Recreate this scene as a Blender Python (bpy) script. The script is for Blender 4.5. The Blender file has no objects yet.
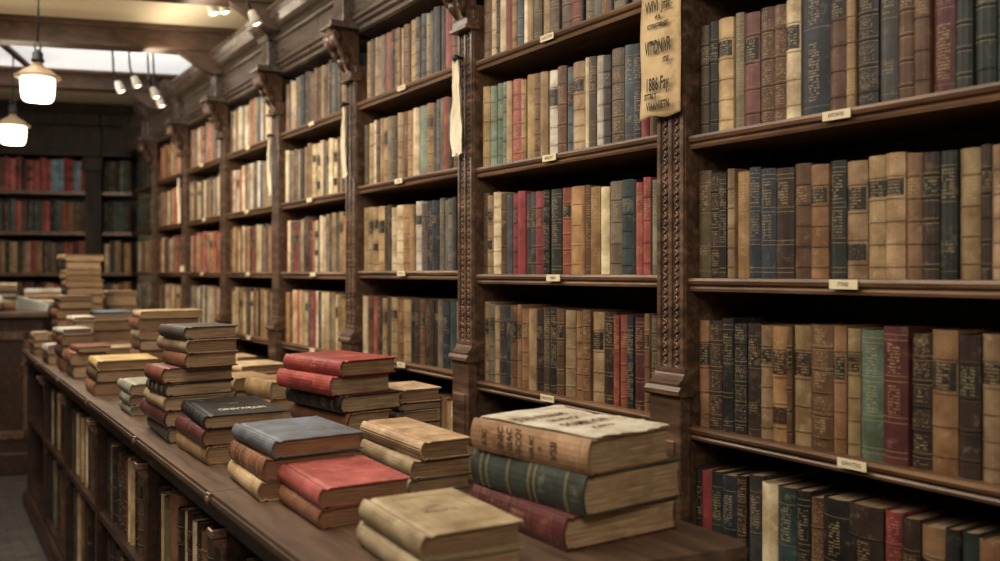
import bpy, bmesh, math, random
from mathutils import Matrix, Vector, Euler
# ------------------------------------------------------------------ frame
# World: +Y runs down the shop along the bookcases, +X towards the bookcases, Z up, metres.
C = bpy.context.scene.collection
scene = bpy.context.scene
HEAD = math.atan2(580, 900)
EYE = 1.28
RNG = random.Random(7)

def srgb(c):
    return tuple(((v/255)/12.92 if v/255 <= .04045 else ((v/255+.055)/1.055)**2.4) for v in c)

# ------------------------------------------------------------------ tags
def tag(o, label=None, cat=None, group=None, kind=None):
    if label: o['label'] = label
    if cat: o['category'] = cat
    if group: o['group'] = group
    if kind: o['kind'] = kind
    return o

def empty(name, loc=(0,0,0), rot=None, label=None, cat=None, group=None):
    o = bpy.data.objects.new(name, None); C.objects.link(o)
    o.empty_display_size = .05
    o.location = loc
    if rot is not None: o.rotation_euler = rot
    return tag(o, label, cat, group)

# ------------------------------------------------------------------ mesh builder
class MB:
    def __init__(s): s.v=[]; s.f=[]; s.sm=[]
    def add(s, vs, fs, smooth=False):
        n=len(s.v); s.v += [tuple(v) for v in vs]
        s.f += [tuple(i+n for i in f) for f in fs]; s.sm += [smooth]*len(fs)
    def box(s, x0,x1,y0,y1,z0,z1, b=0.0, M=None):
        if b <= 0:
            vs=[(x,y,z) for z in (z0,z1) for y in (y0,y1) for x in (x0,x1)]
            fs=[(0,2,3,1),(4,5,7,6),(0,1,5,4),(2,6,7,3),(0,4,6,2),(1,3,7,5)]
        else:
            bm=bmesh.new(); bmesh.ops.create_cube(bm,size=1)
            for v in bm.verts:
                v.co=Vector(((x0+x1)/2+v.co.x*(x1-x0),(y0+y1)/2+v.co.y*(y1-y0),(z0+z1)/2+v.co.z*(z1-z0)))
            bmesh.ops.bevel(bm,geom=list(bm.edges),offset=b,segments=2,affect='EDGES',profile=.5)
            bm.verts.ensure_lookup_table(); bm.verts.index_update()
            vs=[v.co[:] for v in bm.verts]; fs=[tuple(v.index for v in f.verts) for f in bm.faces]; bm.free()
        if M is not None: vs=[(M@Vector(v))[:] for v in vs]
        s.add(vs,fs); return s
    def prism(s, pts, z0, z1, M=None, b=0):
        """closed polygon pts (x,y) counter-clockwise, extruded in z"""
        n=len(pts)
        vs=[(p[0],p[1],z0) for p in pts]+[(p[0],p[1],z1) for p in pts]
        fs=[tuple(reversed(range(n))),tuple(range(n,2*n))]+[(i,(i+1)%n,n+(i+1)%n,n+i) for i in range(n)]
        if M is not None: vs=[(M@Vector(v))[:] for v in vs]
        s.add(vs,fs); return s
    def sweep(s, prof, a, b, close=True, M=None):
        """profile (x,z) extruded along y from a to b"""
        n=len(prof)
        vs=[(p[0],a,p[1]) for p in prof]+[(p[0],b,p[1]) for p in prof]
        m=n if close else n-1
        fs=[(i,n+i,n+(i+1)%n,(i+1)%n) for i in range(m)]
        if close: fs+=[tuple(range(n)),tuple(reversed(range(n,2*n)))]
        if M is not None: vs=[(M@Vector(v))[:] for v in vs]
        s.add(vs,fs); return s
    def lathe(s, prof, loc=(0,0,0), seg=24, M=None):
        """profile (r,z)"""
        n=len(prof); vs=[]
        for k in range(seg):
            a=2*math.pi*k/seg
            vs+=[(loc[0]+r*math.cos(a),loc[1]+r*math.sin(a),loc[2]+z) for r,z in prof]
        fs=[(k*n+i,((k+1)%seg)*n+i,((k+1)%seg)*n+i+1,k*n+i+1) for k in range(seg) for i in range(n-1)]
        if M is not None: vs=[(M@Vector(v))[:] for v in vs]
        s.add(vs,fs,True); return s
    def tube(s, pts, r, seg=8):
        pts=[Vector(p) for p in pts]; vs=[]; n=len(pts)
        for i,p in enumerate(pts):
            d=(pts[min(i+1,n-1)]-pts[max(i-1,0)]).normalized()
            u=d.cross(Vector((0,0,1)) if abs(d.z)<.9 else Vector((1,0,0))).normalized(); w=d.cross(u)
            rr=r[i] if isinstance(r,(list,tuple)) else r
            for k in range(seg):
                a=2*math.pi*k/seg; vs.append(p+(u*math.cos(a)+w*math.sin(a))*rr)
        fs=[(i*seg+k,i*seg+(k+1)%seg,(i+1)*seg+(k+1)%seg,(i+1)*seg+k) for i in range(n-1) for k in range(seg)]
        fs+=[tuple(reversed(range(seg))),tuple(range((n-1)*seg,n*seg))]
        s.add(vs,fs,True); return s
    def blob(s, c, r, seg=8, rings=6, M=None):
        vs=[];fs=[]
        for i in range(rings+1):
            t=math.pi*i/rings
            for k in range(seg):
                a=2*math.pi*k/seg
                v=Vector((r[0]*math.sin(t)*math.cos(a),r[1]*math.sin(t)*math.sin(a),r[2]*math.cos(t)))
                if M is not None: v=M@v
                vs.append((c[0]+v.x,c[1]+v.y,c[2]+v.z))
        for i in range(rings):
            for k in range(seg):
                fs.append((i*seg+k,(i+1)*seg+k,(i+1)*seg+(k+1)%seg,i*seg+(k+1)%seg))
        s.add(vs,fs,True); return s
    def build(s, name, m, parent=None, label=None, kind=None, loc=None):
        me=bpy.data.meshes.new(name); me.from_pydata(s.v,[],s.f); me.validate()
        bm=bmesh.new(); bm.from_mesh(me); bmesh.ops.recalc_face_normals(bm,faces=list(bm.faces)); bm.to_mesh(me); bm.free()
        if len(me.polygons)==len(s.sm):
            for p,q in zip(me.polygons,s.sm): p.use_smooth=q
        me.materials.append(m)
        o=bpy.data.objects.new(name,me); C.objects.link(o)
        if parent is not None: o.parent=parent
        if loc is not None: o.location=loc
        if label: o['label']=label
        if kind: o['kind']=kind
        return o

# ------------------------------------------------------------------ materials
def newmat(name):
    m=bpy.data.materials.new(name); m.use_nodes=True
    nt=m.node_tree; nt.nodes.clear()
    out=nt.nodes.new('ShaderNodeOutputMaterial'); b=nt.nodes.new('ShaderNodeBsdfPrincipled')
    nt.links.new(b.outputs[0],out.inputs[0])
    return m,nt,b
class N:
    def __init__(s,nt): s.nt=nt
    def __call__(s,t,**kw):
        n=s.nt.nodes.new('ShaderNode'+t)
        for k,v in kw.items(): setattr(n,k,v)
        return n
    def link(s,a,b): s.nt.links.new(a,b)
    def val(s,inp,x):
        if hasattr(x,'is_linked') or hasattr(x,'links'): s.nt.links.new(x,inp)
        else: inp.default_value=x
    def math(s,op,a,b=None,c=None,clamp=False):
        n=s('Math',operation=op,use_clamp=clamp); s.val(n.inputs[0],a)
        if b is not None: s.val(n.inputs[1],b)
        if c is not None: s.val(n.inputs[2],c)
        return n.outputs[0]
    def mix(s,f,a,b,bt='MIX'):
        n=s('Mix',data_type='RGBA',blend_type=bt); s.val(n.inputs[0],f)
        s.val(n.inputs[6],a if not isinstance(a,tuple) else (*a[:3],1)); s.val(n.inputs[7],b if not isinstance(b,tuple) else (*b[:3],1))
        return n.outputs[2]
    def noise(s,vec,scale,detail=4,rough=.55,sc=None,out=0):
        if sc:
            mp=s('Mapping'); s.link(vec,mp.inputs[0]); mp.inputs['Scale'].default_value=sc; vec=mp.outputs[0]
        n=s('TexNoise'); s.link(vec,n.inputs['Vector']); n.inputs['Scale'].default_value=scale
        n.inputs['Detail'].default_value=detail; n.inputs['Roughness'].default_value=rough
        return n.outputs[out]
    def ramp(s,f,stops):
        n=s('ValToRGB'); s.link(f,n.inputs[0]); e=n.color_ramp.elements
        while len(e)<len(stops): e.new(.5)
        for k,(p,c) in zip(e,stops):
            k.position=p; k.color=(*c,1) if len(c)==3 else c
        return n.outputs[0]
    def bump(s,h,strength,dist,b):
        n=s('Bump'); s.link(h,n.inputs['Height']); n.inputs['Strength'].default_value=strength; n.inputs['Distance'].default_value=dist
        s.link(n.outputs[0],b.inputs['Normal'])

def wood(name, dark, mid, light, rough=.38, grain=(14,1.2,14), spec=.5):
    m,nt,b=newmat(name); n=N(nt)
    tc=n('TexCoord').outputs['Object']
    g=n.noise(tc,3.0,8,.62,grain)
    g2=n.noise(tc,26,3,.6,(4,.5,4))
    f=n.math('ADD',n.math('MULTIPLY',g,.75),n.math('MULTIPLY',g2,.25))
    col=n.ramp(f,[(.32,srgb(dark)),(.52,srgb(mid)),(.72,srgb(light))])
    big=n.noise(tc,1.1,3,.5)
    col=n.mix(n.math('MULTIPLY',n.math('SUBTRACT',big,.45,clamp=True),1.3,clamp=True),col,srgb(dark))
    # rubbed edges
    ge=n('NewGeometry')
    n.link(col,b.inputs['Base Color'])
    r=n.math('ADD',n.math('MULTIPLY',n.noise(tc,9,4,.6),.3),rough-.15)
    n.link(r,b.inputs['Roughness']); b.inputs['Specular IOR Level'].default_value=spec
    n.bump(f,.18,.004,b)
    return m
W_DARK = wood('dark_walnut',(24,16,11),(52,34,23),(84,56,38))
W_CARVE= wood('carved_walnut',(40,29,21),(88,65,49),(130,102,82),.33,spec=.6)
W_SHELF= wood('shelf_oak',(48,33,22),(98,71,48),(138,104,74),.42,(14,.8,14))
W_TOP  = wood('counter_walnut',(46,34,26),(84,64,49),(112,88,68),.42,(10,.7,10))
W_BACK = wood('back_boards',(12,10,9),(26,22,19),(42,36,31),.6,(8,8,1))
W_DEEP = wood('deep_brown_panel',(24,18,14),(48,38,31),(66,54,44),.6,(8,8,2),.2)
W_BEAM = wood('beam_wood',(44,30,21),(78,54,38),(104,76,56),.5,(2,14,14))
W_CORN = wood('cornice_wood',(44,36,30),(86,73,64),(126,112,102),.3,(14,1.0,14),.7)

def plain(name,c,rough=.6,metal=0,var=.15,scale=6,emit=None,es=0,bump=0):
    m,nt,b=newmat(name); n=N(nt)
    tc=n('TexCoord').outputs['Object']
    f=n.noise(tc,scale,5,.6)
    a=srgb(c); col=n.mix(f,tuple(v*(1-var) for v in a),tuple(min(1,v*(1+var)) for v in a))
    n.link(col,b.inputs['Base Color']); b.inputs['Roughness'].default_value=rough; b.inputs['Metallic'].default_value=metal
    if emit: b.inputs['Emission Color'].default_value=(*srgb(emit),1); b.inputs['Emission Strength'].default_value=es
    if bump: n.bump(n.noise(tc,scale*6,4,.6),bump,.003,b)
    return m
M_PLASTER=plain('plaster',(196,184,160),.9,0,.12,2,bump=.2)
M_CEIL=plain('ceiling_plaster',(206,192,166),.9,0,.14,1.2,bump=.15)
M_IRON=plain('black_iron',(34,32,30),.5,.6,.2,20)
M_BRASS=plain('brass',(150,120,72),.35,.8,.2,20)
M_LAMPTOP=plain('lamp_cap_enamel',(120,100,74),.5,.2,.2,10)
M_GLASSL=plain('glowing_glass',(255,244,225),.3,0,.02,4,(255,238,210),4.5)
M_BULB=plain('glowing_bulb',(255,244,225),.3,0,.02,4,(255,236,205),7.0)
M_SKY=plain('luminous_skylight_glass',(225,225,222),.4,0,.04,1.5,(228,230,232),.62)
M_CORD=plain('cord',(26,24,22),.7)
M_CLOTH=plain('cloth',(220,208,184),.9,0,.15,14,bump=.4)
M_CARD=plain('label_card',(206,190,158),.8,0,.12,60)
M_CARD2=plain('silvered_card',(196,192,182),.6,0,.1,60)
M_INK=plain('black_ink',(36,28,22),.8,0,.2,60)
M_GILT=plain('gilt',(196,164,104),.4,.35,.25,90)
M_CREAMINK=plain('pale_lettering',(206,198,178),.6,0,.2,90)
M_BLIND=plain('blind_stamp',(92,34,32),.6,0,.2,90)
M_BROWNINK=plain('brown_ink',(74,50,32),.8,0,.3,90)

def mk_paper():
    m,nt,b=newmat('aged_notice_paper'); n=N(nt)
    tc=n('TexCoord').outputs['Object']
    f=n.noise(tc,9,6,.65); f2=n.noise(tc,60,3,.6)
    col=n.ramp(n.math('ADD',n.math('MULTIPLY',f,.8),n.math('MULTIPLY',f2,.2)),[(.3,srgb((140,114,80))),(.5,srgb((182,156,116))),(.7,srgb((200,176,136)))])
    n.link(col,b.inputs['Base Color']); b.inputs['Roughness'].default_value=.9
    n.bump(f,.3,.004,b); return m
M_PAPER=mk_paper()

def mk_floor():
    m,nt,b=newmat('stone_sett_floor'); n=N(nt)
    tc=n('TexCoord').outputs['Object']
    br=n('TexBrick'); n.link(tc,br.inputs['Vector']); br.inputs['Scale'].default_value=4.2
    br.inputs['Color1'].default_value=(*srgb((92,84,76)),1); br.inputs['Color2'].default_value=(*srgb((66,60,54)),1); br.inputs['Mortar'].default_value=(*srgb((34,30,27)),1)
    br.inputs['Mortar Size'].default_value=.018
    f=n.noise(tc,14,5,.6)
    col=n.mix(f,br.outputs[0],srgb((48,43,38)))
    n.link(col,b.inputs['Base Color'])
    n.link(n.math('ADD',n.math('MULTIPLY',f,.4),.25),b.inputs['Roughness'])
    n.bump(n.math('ADD',n.math('MULTIPLY',br.outputs[1],-.6),n.math('MULTIPLY',f,.35)),.6,.008,b)
    return m
M_FLOOR=mk_floor()

def mk_book():
    m,nt,b=newmat('book_cover'); n=N(nt)
    at=n('Attribute',attribute_name='Col'); ink=n('Attribute',attribute_name='Ink')
    uv=n('UVMap').outputs[0]
    sx=n('SeparateXYZ'); n.link(uv,sx.inputs[0]); U,V=sx.outputs[0],sx.outputs[1]
    si=n('SeparateColor'); n.link(ink.outputs['Color'],si.inputs[0]); T,O,G=si.outputs[0],si.outputs[1],si.outputs[2]
    oi=n('ObjectInfo').outputs['Random']
    tc=n('TexCoord').outputs['Object']
    off=n('VectorMath',operation='ADD'); n.link(tc,off.inputs[0])
    cx=n('CombineXYZ'); n.link(n.math('MULTIPLY',oi,37.0),cx.inputs[0]); n.link(n.math('MULTIPLY',oi,11.0),cx.inputs[1]); n.link(cx.outputs[0],off.inputs[1]); P=off.outputs[0]
    big=n.noise(P,14,5,.62); fine=n.noise(P,120,4,.6); scuff=n.noise(P,38,6,.7)
    col=n.mix(n.math('MULTIPLY',big,.75),at.outputs['Color'],(0,0,0,1),'MIX')
    dark=n.mix(1,at.outputs['Color'],srgb((178,164,150)),'MULTIPLY')
    light=n.mix(.3,at.outputs['Color'],srgb((214,186,142)))
    col=n.mix(n.math('MULTIPLY',n.math('SUBTRACT',big,.36),2.6,clamp=True),dark,at.outputs['Color'])
    col=n.mix(n.math('MULTIPLY',n.math('SUBTRACT',scuff,.56,clamp=True),3.2,clamp=True),col,light)
    # lettering: rows of small irregular marks
    row=n.math('FLOOR',n.math('DIVIDE',V,.0058)); rf=n.math('FRACT',n.math('DIVIDE',V,.0058))
    gate=n.math('MULTIPLY',n.math('LESS_THAN',rf,.62),n.math('LESS_THAN',n.math('ABSOLUTE',U),.0125))
    wn=n('TexWhiteNoise',noise_dimensions='3D'); c3=n('CombineXYZ')
    n.link(n.math('FLOOR',n.math('DIVIDE',U,.0011)),c3.inputs[0]); n.link(n.math('FLOOR',n.math('DIVIDE',V,.0016)),c3.inputs[1]); n.link(oi,c3.inputs[2]); n.link(c3.outputs[0],wn.inputs[0])
    wr=n('TexWhiteNoise',noise_dimensions='3D'); c4=n('CombineXYZ')
    n.link(n.math('FLOOR',n.math('DIVIDE',U,.006)),c4.inputs[0]); n.link(row,c4.inputs[1]); n.link(oi,c4.inputs[2]); n.link(c4.outputs[0],wr.inputs[0])
    txt=n.math('MULTIPLY',n.math('MULTIPLY',gate,n.math('GREATER_THAN',wn.outputs[0],.42)),n.math('GREATER_THAN',wr.outputs[0],.22))
    txt=n.math('MULTIPLY',txt,T)
    # mirrored tooled ornament
    cm=n('CombineXYZ'); n.link(n.math('ABSOLUTE',U),cm.inputs[0]); n.link(V,cm.inputs[1]); n.link(oi,cm.inputs[2])
    orn=n.noise(cm.outputs[0],300,2,.5)
    om=n.math('MULTIPLY',n.math('MULTIPLY',n.math('MULTIPLY',n.math('SUBTRACT',orn,.5,clamp=True),5.5,clamp=True),n.math('LESS_THAN',n.math('ABSOLUTE',U),.0155)),O)
    mask=n.math('MAXIMUM',n.math('MAXIMUM',txt,om),G)
    mask=n.math('MULTIPLY',mask,n.math('MULTIPLY',n.math('ADD',fine,.42),.82,clamp=True))
    inkc=n.mix(ink.outputs['Alpha'],srgb((34,27,22)),srgb((178,152,108)))
    col=n.mix(n.math('MULTIPLY',mask,.62),col,inkc)
    n.link(col,b.inputs['Base Color'])
    n.link(n.math('ADD',n.math('MULTIPLY',scuff,.3),.38),b.inputs['Roughness'])
    b.inputs['Specular IOR Level'].default_value=.4
    n.bump(n.math('ADD',n.math('MULTIPLY',fine,.5),n.math('MULTIPLY',scuff,.6)),.28,.0016,b)
    return m
M_BOOK=mk_book()

def mk_page():
    m,nt,b=newmat('page_edges'); n=N(nt)
    at=n('Attribute',attribute_name='Col')
    tc=n('TexCoord').outputs['Object']
    l1=n.noise(tc,1.0,4,.7,(9,9,1500)); l2=n.noise(tc,1.0,4,.6,(14,14,260)); sp=n.noise(tc,22,5,.65)
    f=n.math('ADD',n.math('MULTIPLY',l1,.55),n.math('MULTIPLY',l2,.45))
    a=at.outputs['Color']
    d=n.mix(1,a,srgb((150,126,98)),'MULTIPLY')
    col=n.mix(n.math('MULTIPLY',n.math('SUBTRACT',f,.36),3.4,clamp=True),d,a)
    col=n.mix(n.math('MULTIPLY',n.math('SUBTRACT',sp,.5,clamp=True),2.2,clamp=True),col,d)
    n.link(col,b.inputs['Base Color']); b.inputs['Roughness'].default_value=.88
    n.bump(f,.35,.0012,b); return m
M_PAGE=mk_page()
def mk_torn():
    m,nt,b=newmat('torn_paper_wrapper'); n=N(nt)
    tc=n('TexCoord').outputs['Object']
    f=n.noise(tc,16,7,.7); g=n.noise(tc,70,4,.7)
    col=n.ramp(n.math('ADD',n.math('MULTIPLY',f,.75),n.math('MULTIPLY',g,.25)),[(.3,srgb((116,98,76))),(.43,srgb((160,146,124))),(.58,srgb((188,180,162)))])
    n.link(col,b.inputs['Base Color']); b.inputs['Roughness'].default_value=.9; n.bump(f,.5,.004,b); return m
M_TORN=mk_torn()
# ------------------------------------------------------------------ palette
PAL = {
 'ob':((96,80,56),'olive brown'),'dk':((66,48,37),'dark brown'),'bk':((44,42,40),'black'),'gk':((46,54,47),'greenish black'),
 'ns':((52,60,70),'navy slate'),'sl':((84,98,108),'slate blue'),'tn':((168,138,96),'tan'),'tl':((200,168,118),'light tan'),
 'cr':((222,202,160),'cream'),'pc':((212,202,184),'pale grey cream'),'or':((178,134,82),'orange tan'),'go':((174,144,94),'golden tan'),
 'br':((116,80,52),'brown'),'bt':((148,108,70),'mid brown'),'rd':((160,62,64),'rose red'),'sr':((186,92,80),'salmon red'),
 'rr':((158,80,58),'rust red'),'mr':((100,44,42),'maroon'),'gr':((94,116,96),'leaf green'),'tg':((122,140,118),'grey green'),
 'td':((56,78,76),'dark teal'),'gy':((112,110,104),'grey'),'gv':((126,116,92),'grey olive'),'db':((74,70,66),'charcoal'),
 'pu':((112,92,88),'purplish brown'),'ok':((88,86,66),'dark olive'),'to':((164,138,84),'olive tan'),
 'be':((168,148,114),'beige'),'ol':((128,116,84),'drab olive'),'rs':((180,92,86),'salmon red'),'bn':((140,92,64),'light brown'),
 'bl':((106,114,122),'blue grey'),'gb':((92,84,72),'grey brown'),'rb':((128,70,52),'reddish brown'),'re':((172,76,68),'red'),
 'dn':((92,70,50),'dark tan'),'sa':((178,128,100),'pinkish tan'),'gg':((138,142,126),'grey green'),'ye':((206,176,112),'yellow'),
 'ht':((176,142,104),'tan'),'lb':((128,172,200),'light blue'),'ce':((204,176,136),'cream'),'nv':((40,45,52),'blackish navy'),'dr':((140,82,72),'dull rose'),'dg':((72,82,72),'dark green'),'wt':((226,220,206),'white'),'gw':((196,192,182),'whitish grey'),
}
def desat(c,k=.84):
    m=.3*c[0]+.59*c[1]+.11*c[2]
    return tuple(m+(v-m)*k for v in c)
def jit(c,rng,a,k=.80):
    f=rng.uniform(1-a,1+a); return tuple(min(255,max(0,v*f*rng.uniform(.985,1.015))) for v in desat(c,k))
STYLE_WORD = {'p':'plain','b':'banded','l':'labelled','o':'ornate','t':'lettered','g':'gilt-lined'}
LABEL_COL = {'tn':(50,40,34),'tl':(48,44,42),'cr':(60,54,50),'dk':(40,52,44),'go':(60,44,34),'bt':(48,42,36),'or':(70,44,30),'gv':(52,48,42),'pc':(58,56,54)}

def band_list(style, L, rng):
    """segments (l0,l1,bump,colour key,ink) along the spine; ink=(text,ornament,gilt,gold)"""
    seg=[]; f=[.10,.28,.46,.64,.82] if rng.random()<.6 else [.12,.33,.56,.80]
    gold=rng.choice((1.0,.0,.6)) if style=='b' else 1.0
    if style in 'blo':
        for q in f:
            seg.append((q*L-.0022,q*L+.0022,1,'d' if style!='o' else 'c',(0,0,0,1)))
            if rng.random()<.75:
                for s in (-1,1): seg.append((q*L+s*.0042-.0007,q*L+s*.0042+.0007,0,'c',(0,0,.85,gold if style!='l' else .3)))
    if style=='b':
        k=len(f)-2; seg.append((f[k]*L+.006,f[k+1]*L-.006,0,rng.choice(['c','c','k','d']),(.9,0,0,1)))
    if style=='o':
        e=[.0]+f+[1.0]
        for a,b in zip(e,e[1:]):
            if (b-a)*L>.02: seg.append((a*L+.0075,b*L-.0075,0,'c',(.9,0,0,1) if (rng.random()<.3) else (0,.95,0,1)))
    if style=='l':
        k=len(f)-2
        seg.append((f[k]*L+.0056,f[k+1]*L-.0056,0,'k',(.95,0,0,1)))
        if rng.random()<.35: seg.append((f[k-2]*L+.008,f[k-1]*L-.008,0,'k',(0,.5,0,1)))
    if style=='t':
        g=rng.random()
        seg.append((.60*L,.60*L+.0012,0,'c',(0,0,.8,1))); seg.append((.63*L,.86*L,0,'c',(1,0,0,1)))
        seg.append((.885*L,.885*L+.0012,0,'c',(0,0,.8,1)))
        seg.append((.2*L,.30*L,0,'c',(.8,0,0,1)) if g<.6 else (.1*L,.5*L,0,'c',(1,0,0,1)))
        seg.append((.06*L,.06*L+.001,0,'c',(0,0,.8,1)))
    if style=='g':
        for q in (.05,.09,.30,.34,.60,.64,.90,.94): seg.append((q*L,q*L+.0014,0,'c',(0,0,.9,1)))
        seg.append((.66*L,.88*L,0,'c',(1,0,0,1)));
        if rng.random()<.6: seg.append((.36*L,.58*L,0,'c',(.8,0,0,1)))
    if style=='p' and rng.random()<.5:
        for q in (.06,.93): seg.append((q*L,q*L+.0012,0,'c',(0,0,.5,rng.choice((0,1)))))
    seg.sort(); out=[]; last=.002
    for s in seg:
        if s[0]>=last and s[1]<L-.002 and s[1]>s[0]: out.append(s); last=s[1]+.0002
    return out

def set_attrs(me, cols, inks, uvs):
    ca=me.color_attributes.new('Col','FLOAT_COLOR','CORNER'); ia=me.color_attributes.new('Ink','FLOAT_COLOR','CORNER')
    uv=me.uv_layers.new(name='UVMap')
    c=[];k=[];u=[]
    for p in me.polygons:
        col=cols[p.index]; ink=inks[p.index]
        for li in p.loop_indices:
            c+= (*col,1.0); k+=ink; u+=uvs[me.loops[li].vertex_index]
    ca.data.foreach_set('color',c); ia.data.foreach_set('color',k); uv.data.foreach_set('uv',u)

def cover_geo(L,W,T,col,segs,board=.0026,bulge=None,groove=0.0,dark=None,label=None,lowres=False,swap=False):
    """case of a book: local x along the spine, y from spine to fore-edge, z through the thickness"""
    bul=min(.30*T,.0095) if bulge is None else bulge
    na=3 if lowres else 7
    P=[(W,0)]
    if groove: P+=[(.017,0),(.010,groove),(.004,0)]
    else: P+=[(.007,0)]
    ai0=len(P)
    for k in range(na):
        s=k/(na-1); P.append((-bul*(1-(2*s-1)**2)+ (0.0), T*(s if 0<s<1 else s)))
    ai1=len(P)-1
    if groove: P+=[(.004,T),(.010,T-groove),(.017,T)]
    else: P+=[(.007,T)]
    P.append((W,T))
    I=[]
    for i,(w,t) in enumerate(P):
        if i<ai0: I.append((max(w,board),t+board))
        elif i>ai1: I.append((max(w,board),t-board))
        else: I.append((w+board*1.2, board+(T-2*board)*(t/T)))
    # rows
    dk=dark or tuple(v*.72 for v in col)
    kc=label or (.03,.025,.02)
    rows=[(0,0),(.0015,0)]; rc=[(col,(0,0,0,1)),(col,(0,0,0,1))]
    cur=.0015
    for (a,b,bp,ck,ink) in segs:
        cc={'c':col,'d':dk,'k':kc}[ck]
        rows.append((a,0)); rc.append((cc,ink))
        if bp:
            rows.append((a+.001,1)); rc.append((cc,ink)); rows.append((b-.001,1)); rc.append((cc,ink))
        rows.append((b,0)); rc.append((col,(0,0,0,1)))
    rows+=[(L-.0015,0),(L,0)]; rc.append((col,(0,0,0,1)))
    vs=[];uv=[];fs=[];cols=[];inks=[]
    nP=len(P)
    for (l,bp) in rows:
        for i,(w,t) in enumerate(P):
            if bp and ai0<=i<=ai1: w-=.0016
            vs.append((l,w,t))
            u=t-T/2 if ai0<=i<=ai1 else (W+ t)
            uv.append((l-L/2,t-T/2) if swap else (t-T/2,l))
    nR=len(rows); base=nP*nR
    for l in (0,L):
        for (w,t) in I: vs.append((l,w,t)); uv.append((0,l))
    z0=(0,0,0,1)
    for r in range(nR-1):
        for i in range(nP-1):
            a=r*nP+i; fs.append((a,a+1,a+nP+1,a+nP))
            sp= ai0<=i<ai1
            c,k=rc[r] if r<len(rc) else (col,z0)
            cols.append(c if sp else col); inks.append(k if sp else z0)
    for i in range(nP-1):   # inside
        a=base+i; fs.append((a,a+nP,a+nP+1,a+1)); cols.append(tuple(v*.8 for v in col)); inks.append(z0)
    for e,(r) in enumerate((0,nR-1)):
        for i in range(nP-1):
            a=r*nP+i; b=base+e*nP+i; fs.append((a,a+1,b+1,b) if e else (b,b+1,a+1,a)); cols.append(dk); inks.append(z0)
    for i in (0,nP-1):      # fore-edge strip of each board
        f=[r*nP+i for r in range(nR)]+[base+nP+i,base+i]
        fs.append(tuple(f)); cols.append(dk); inks.append(z0)
    return vs,fs,cols,inks,uv

def page_geo(L,W,T,board=.0026,over=.003,bulge=None):
    bul=min(.30*T,.0095) if bulge is None else bulge
    x0,x1=over,L-over; y1=W-over; t0,t1=board,T-board
    prof=[]
    for k in range(5): s=k/4; prof.append((-bul*.8*(1-(2*s-1)**2)+.003,t0+(t1-t0)*s))
    for k in range(5): s=1-k/4; prof.append((y1-.22*T*(1-(2*s-1)**2)*.35,t0+(t1-t0)*s))
    n=len(prof)
    vs=[(x0,y,t) for y,t in prof]+[(x1,y,t) for y,t in prof]
    fs=[tuple(range(n)),tuple(reversed(range(n,2*n)))]+[(i,n+i,n+(i+1)%n,(i+1)%n) for i in range(n)]
    return vs,fs

def mesh_book_cover(name,geo,smooth=False):
    vs,fs,cols,inks,uv=geo
    me=bpy.data.meshes.new(name); me.from_pydata(vs,[],fs); set_attrs(me,cols,inks,uv); me.materials.append(M_BOOK)
    return me
def mesh_page(name,geo,col):
    vs,fs=geo
    me=bpy.data.meshes.new(name); me.from_pydata(vs,[],fs)
    ca=me.color_attributes.new('Col','FLOAT_COLOR','CORNER'); ca.data.foreach_set('color',[*col,1.0]*len(me.loops)); me.materials.append(M_PAGE)
    return me
def link(name,me,parent,label=None):
    o=bpy.data.objects.new(name,me); C.objects.link(o); o.parent=parent
    if label: o['label']=label
    return o
PAGE_COLS=[(150,122,92),(160,134,104),(136,110,82),(170,148,118)]

STAND=Matrix(((0,1,0),(0,0,1),(1,0,0)))      # local x->Z, y->+X, z->+Y
def standing_book(x,y,z,t,h,d,key,style,label,group,rng,tilt=0,cat='book'):
    col=srgb(jit(PAL[key][0],rng,.08))
    root=empty('book',(x,y,z),None,label,cat,group)
    R=STAND.to_4x4(); R=Matrix.Rotation(tilt,4,'X')@R
    root.rotation_euler=R.to_euler()
    t2=max(.008,t-.0012); bd=.0022 if t2>.014 else .0015
    segs=band_list(style,h,rng)
    lab=LABEL_COL.get(key,(44,40,36))
    labseg=[s for s in segs if s[3]=='k']; segs2=[s for s in segs if s[3]!='k']
    geo=cover_geo(h,d,t2,col,segs2,bd,label=srgb(lab))
    link('cover',mesh_book_cover('cover',geo),root)
    link('page_block',mesh_page('page_block',page_geo(h,d,t2,bd),srgb(rng.choice(PAGE_COLS))),root)
    bul=min(.30*t2,.0095)
    for (a,b,bp,ck,ink) in labseg:
        vs=[];uv=[];n=9
        for l in (a,b):
            for k in range(n):
                s=.04+.92*k/(n-1); vs.append((l,-bul*(1-(2*s-1)**2)-.0007,t2*s)); uv.append((t2*(s-.5),l))
        fs=[(k,k+1,n+k+1,n+k) for k in range(n-1)]
        me=bpy.data.meshes.new('spine_label'); me.from_pydata(vs,[],fs)
        e=.0011
        set_attrs(me,[srgb(lab)]*len(fs),[ink]*len(fs),uv); me.materials.append(M_BOOK)
        link('spine_label',me,root,'dark spine label with gilt lettering')
    return root

# ------------------------------------------------------------------ lettering
def text_mesh(name,body,size,M,mat,parent,sx=1.0,sy=1.0,align='CENTER',label=None,shear=0,bold=0):
    cu=bpy.data.curves.new(name,'FONT'); cu.body=body; cu.size=size; cu.align_x=align; cu.align_y='CENTER'; cu.resolution_u=2; cu.shear=shear; cu.offset=bold
    ob=bpy.data.objects.new(name,cu); C.objects.link(ob)
    dg=bpy.context.evaluated_depsgraph_get(); me=bpy.data.meshes.new_from_object(ob.evaluated_get(dg))
    bpy.data.objects.remove(ob); bpy.data.curves.remove(cu)
    me.name=name
    me.transform(M@Matrix.Diagonal((sx,sy,1,1))); me.materials.clear(); me.materials.append(mat)
    return link(name,me,parent,label)

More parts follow.
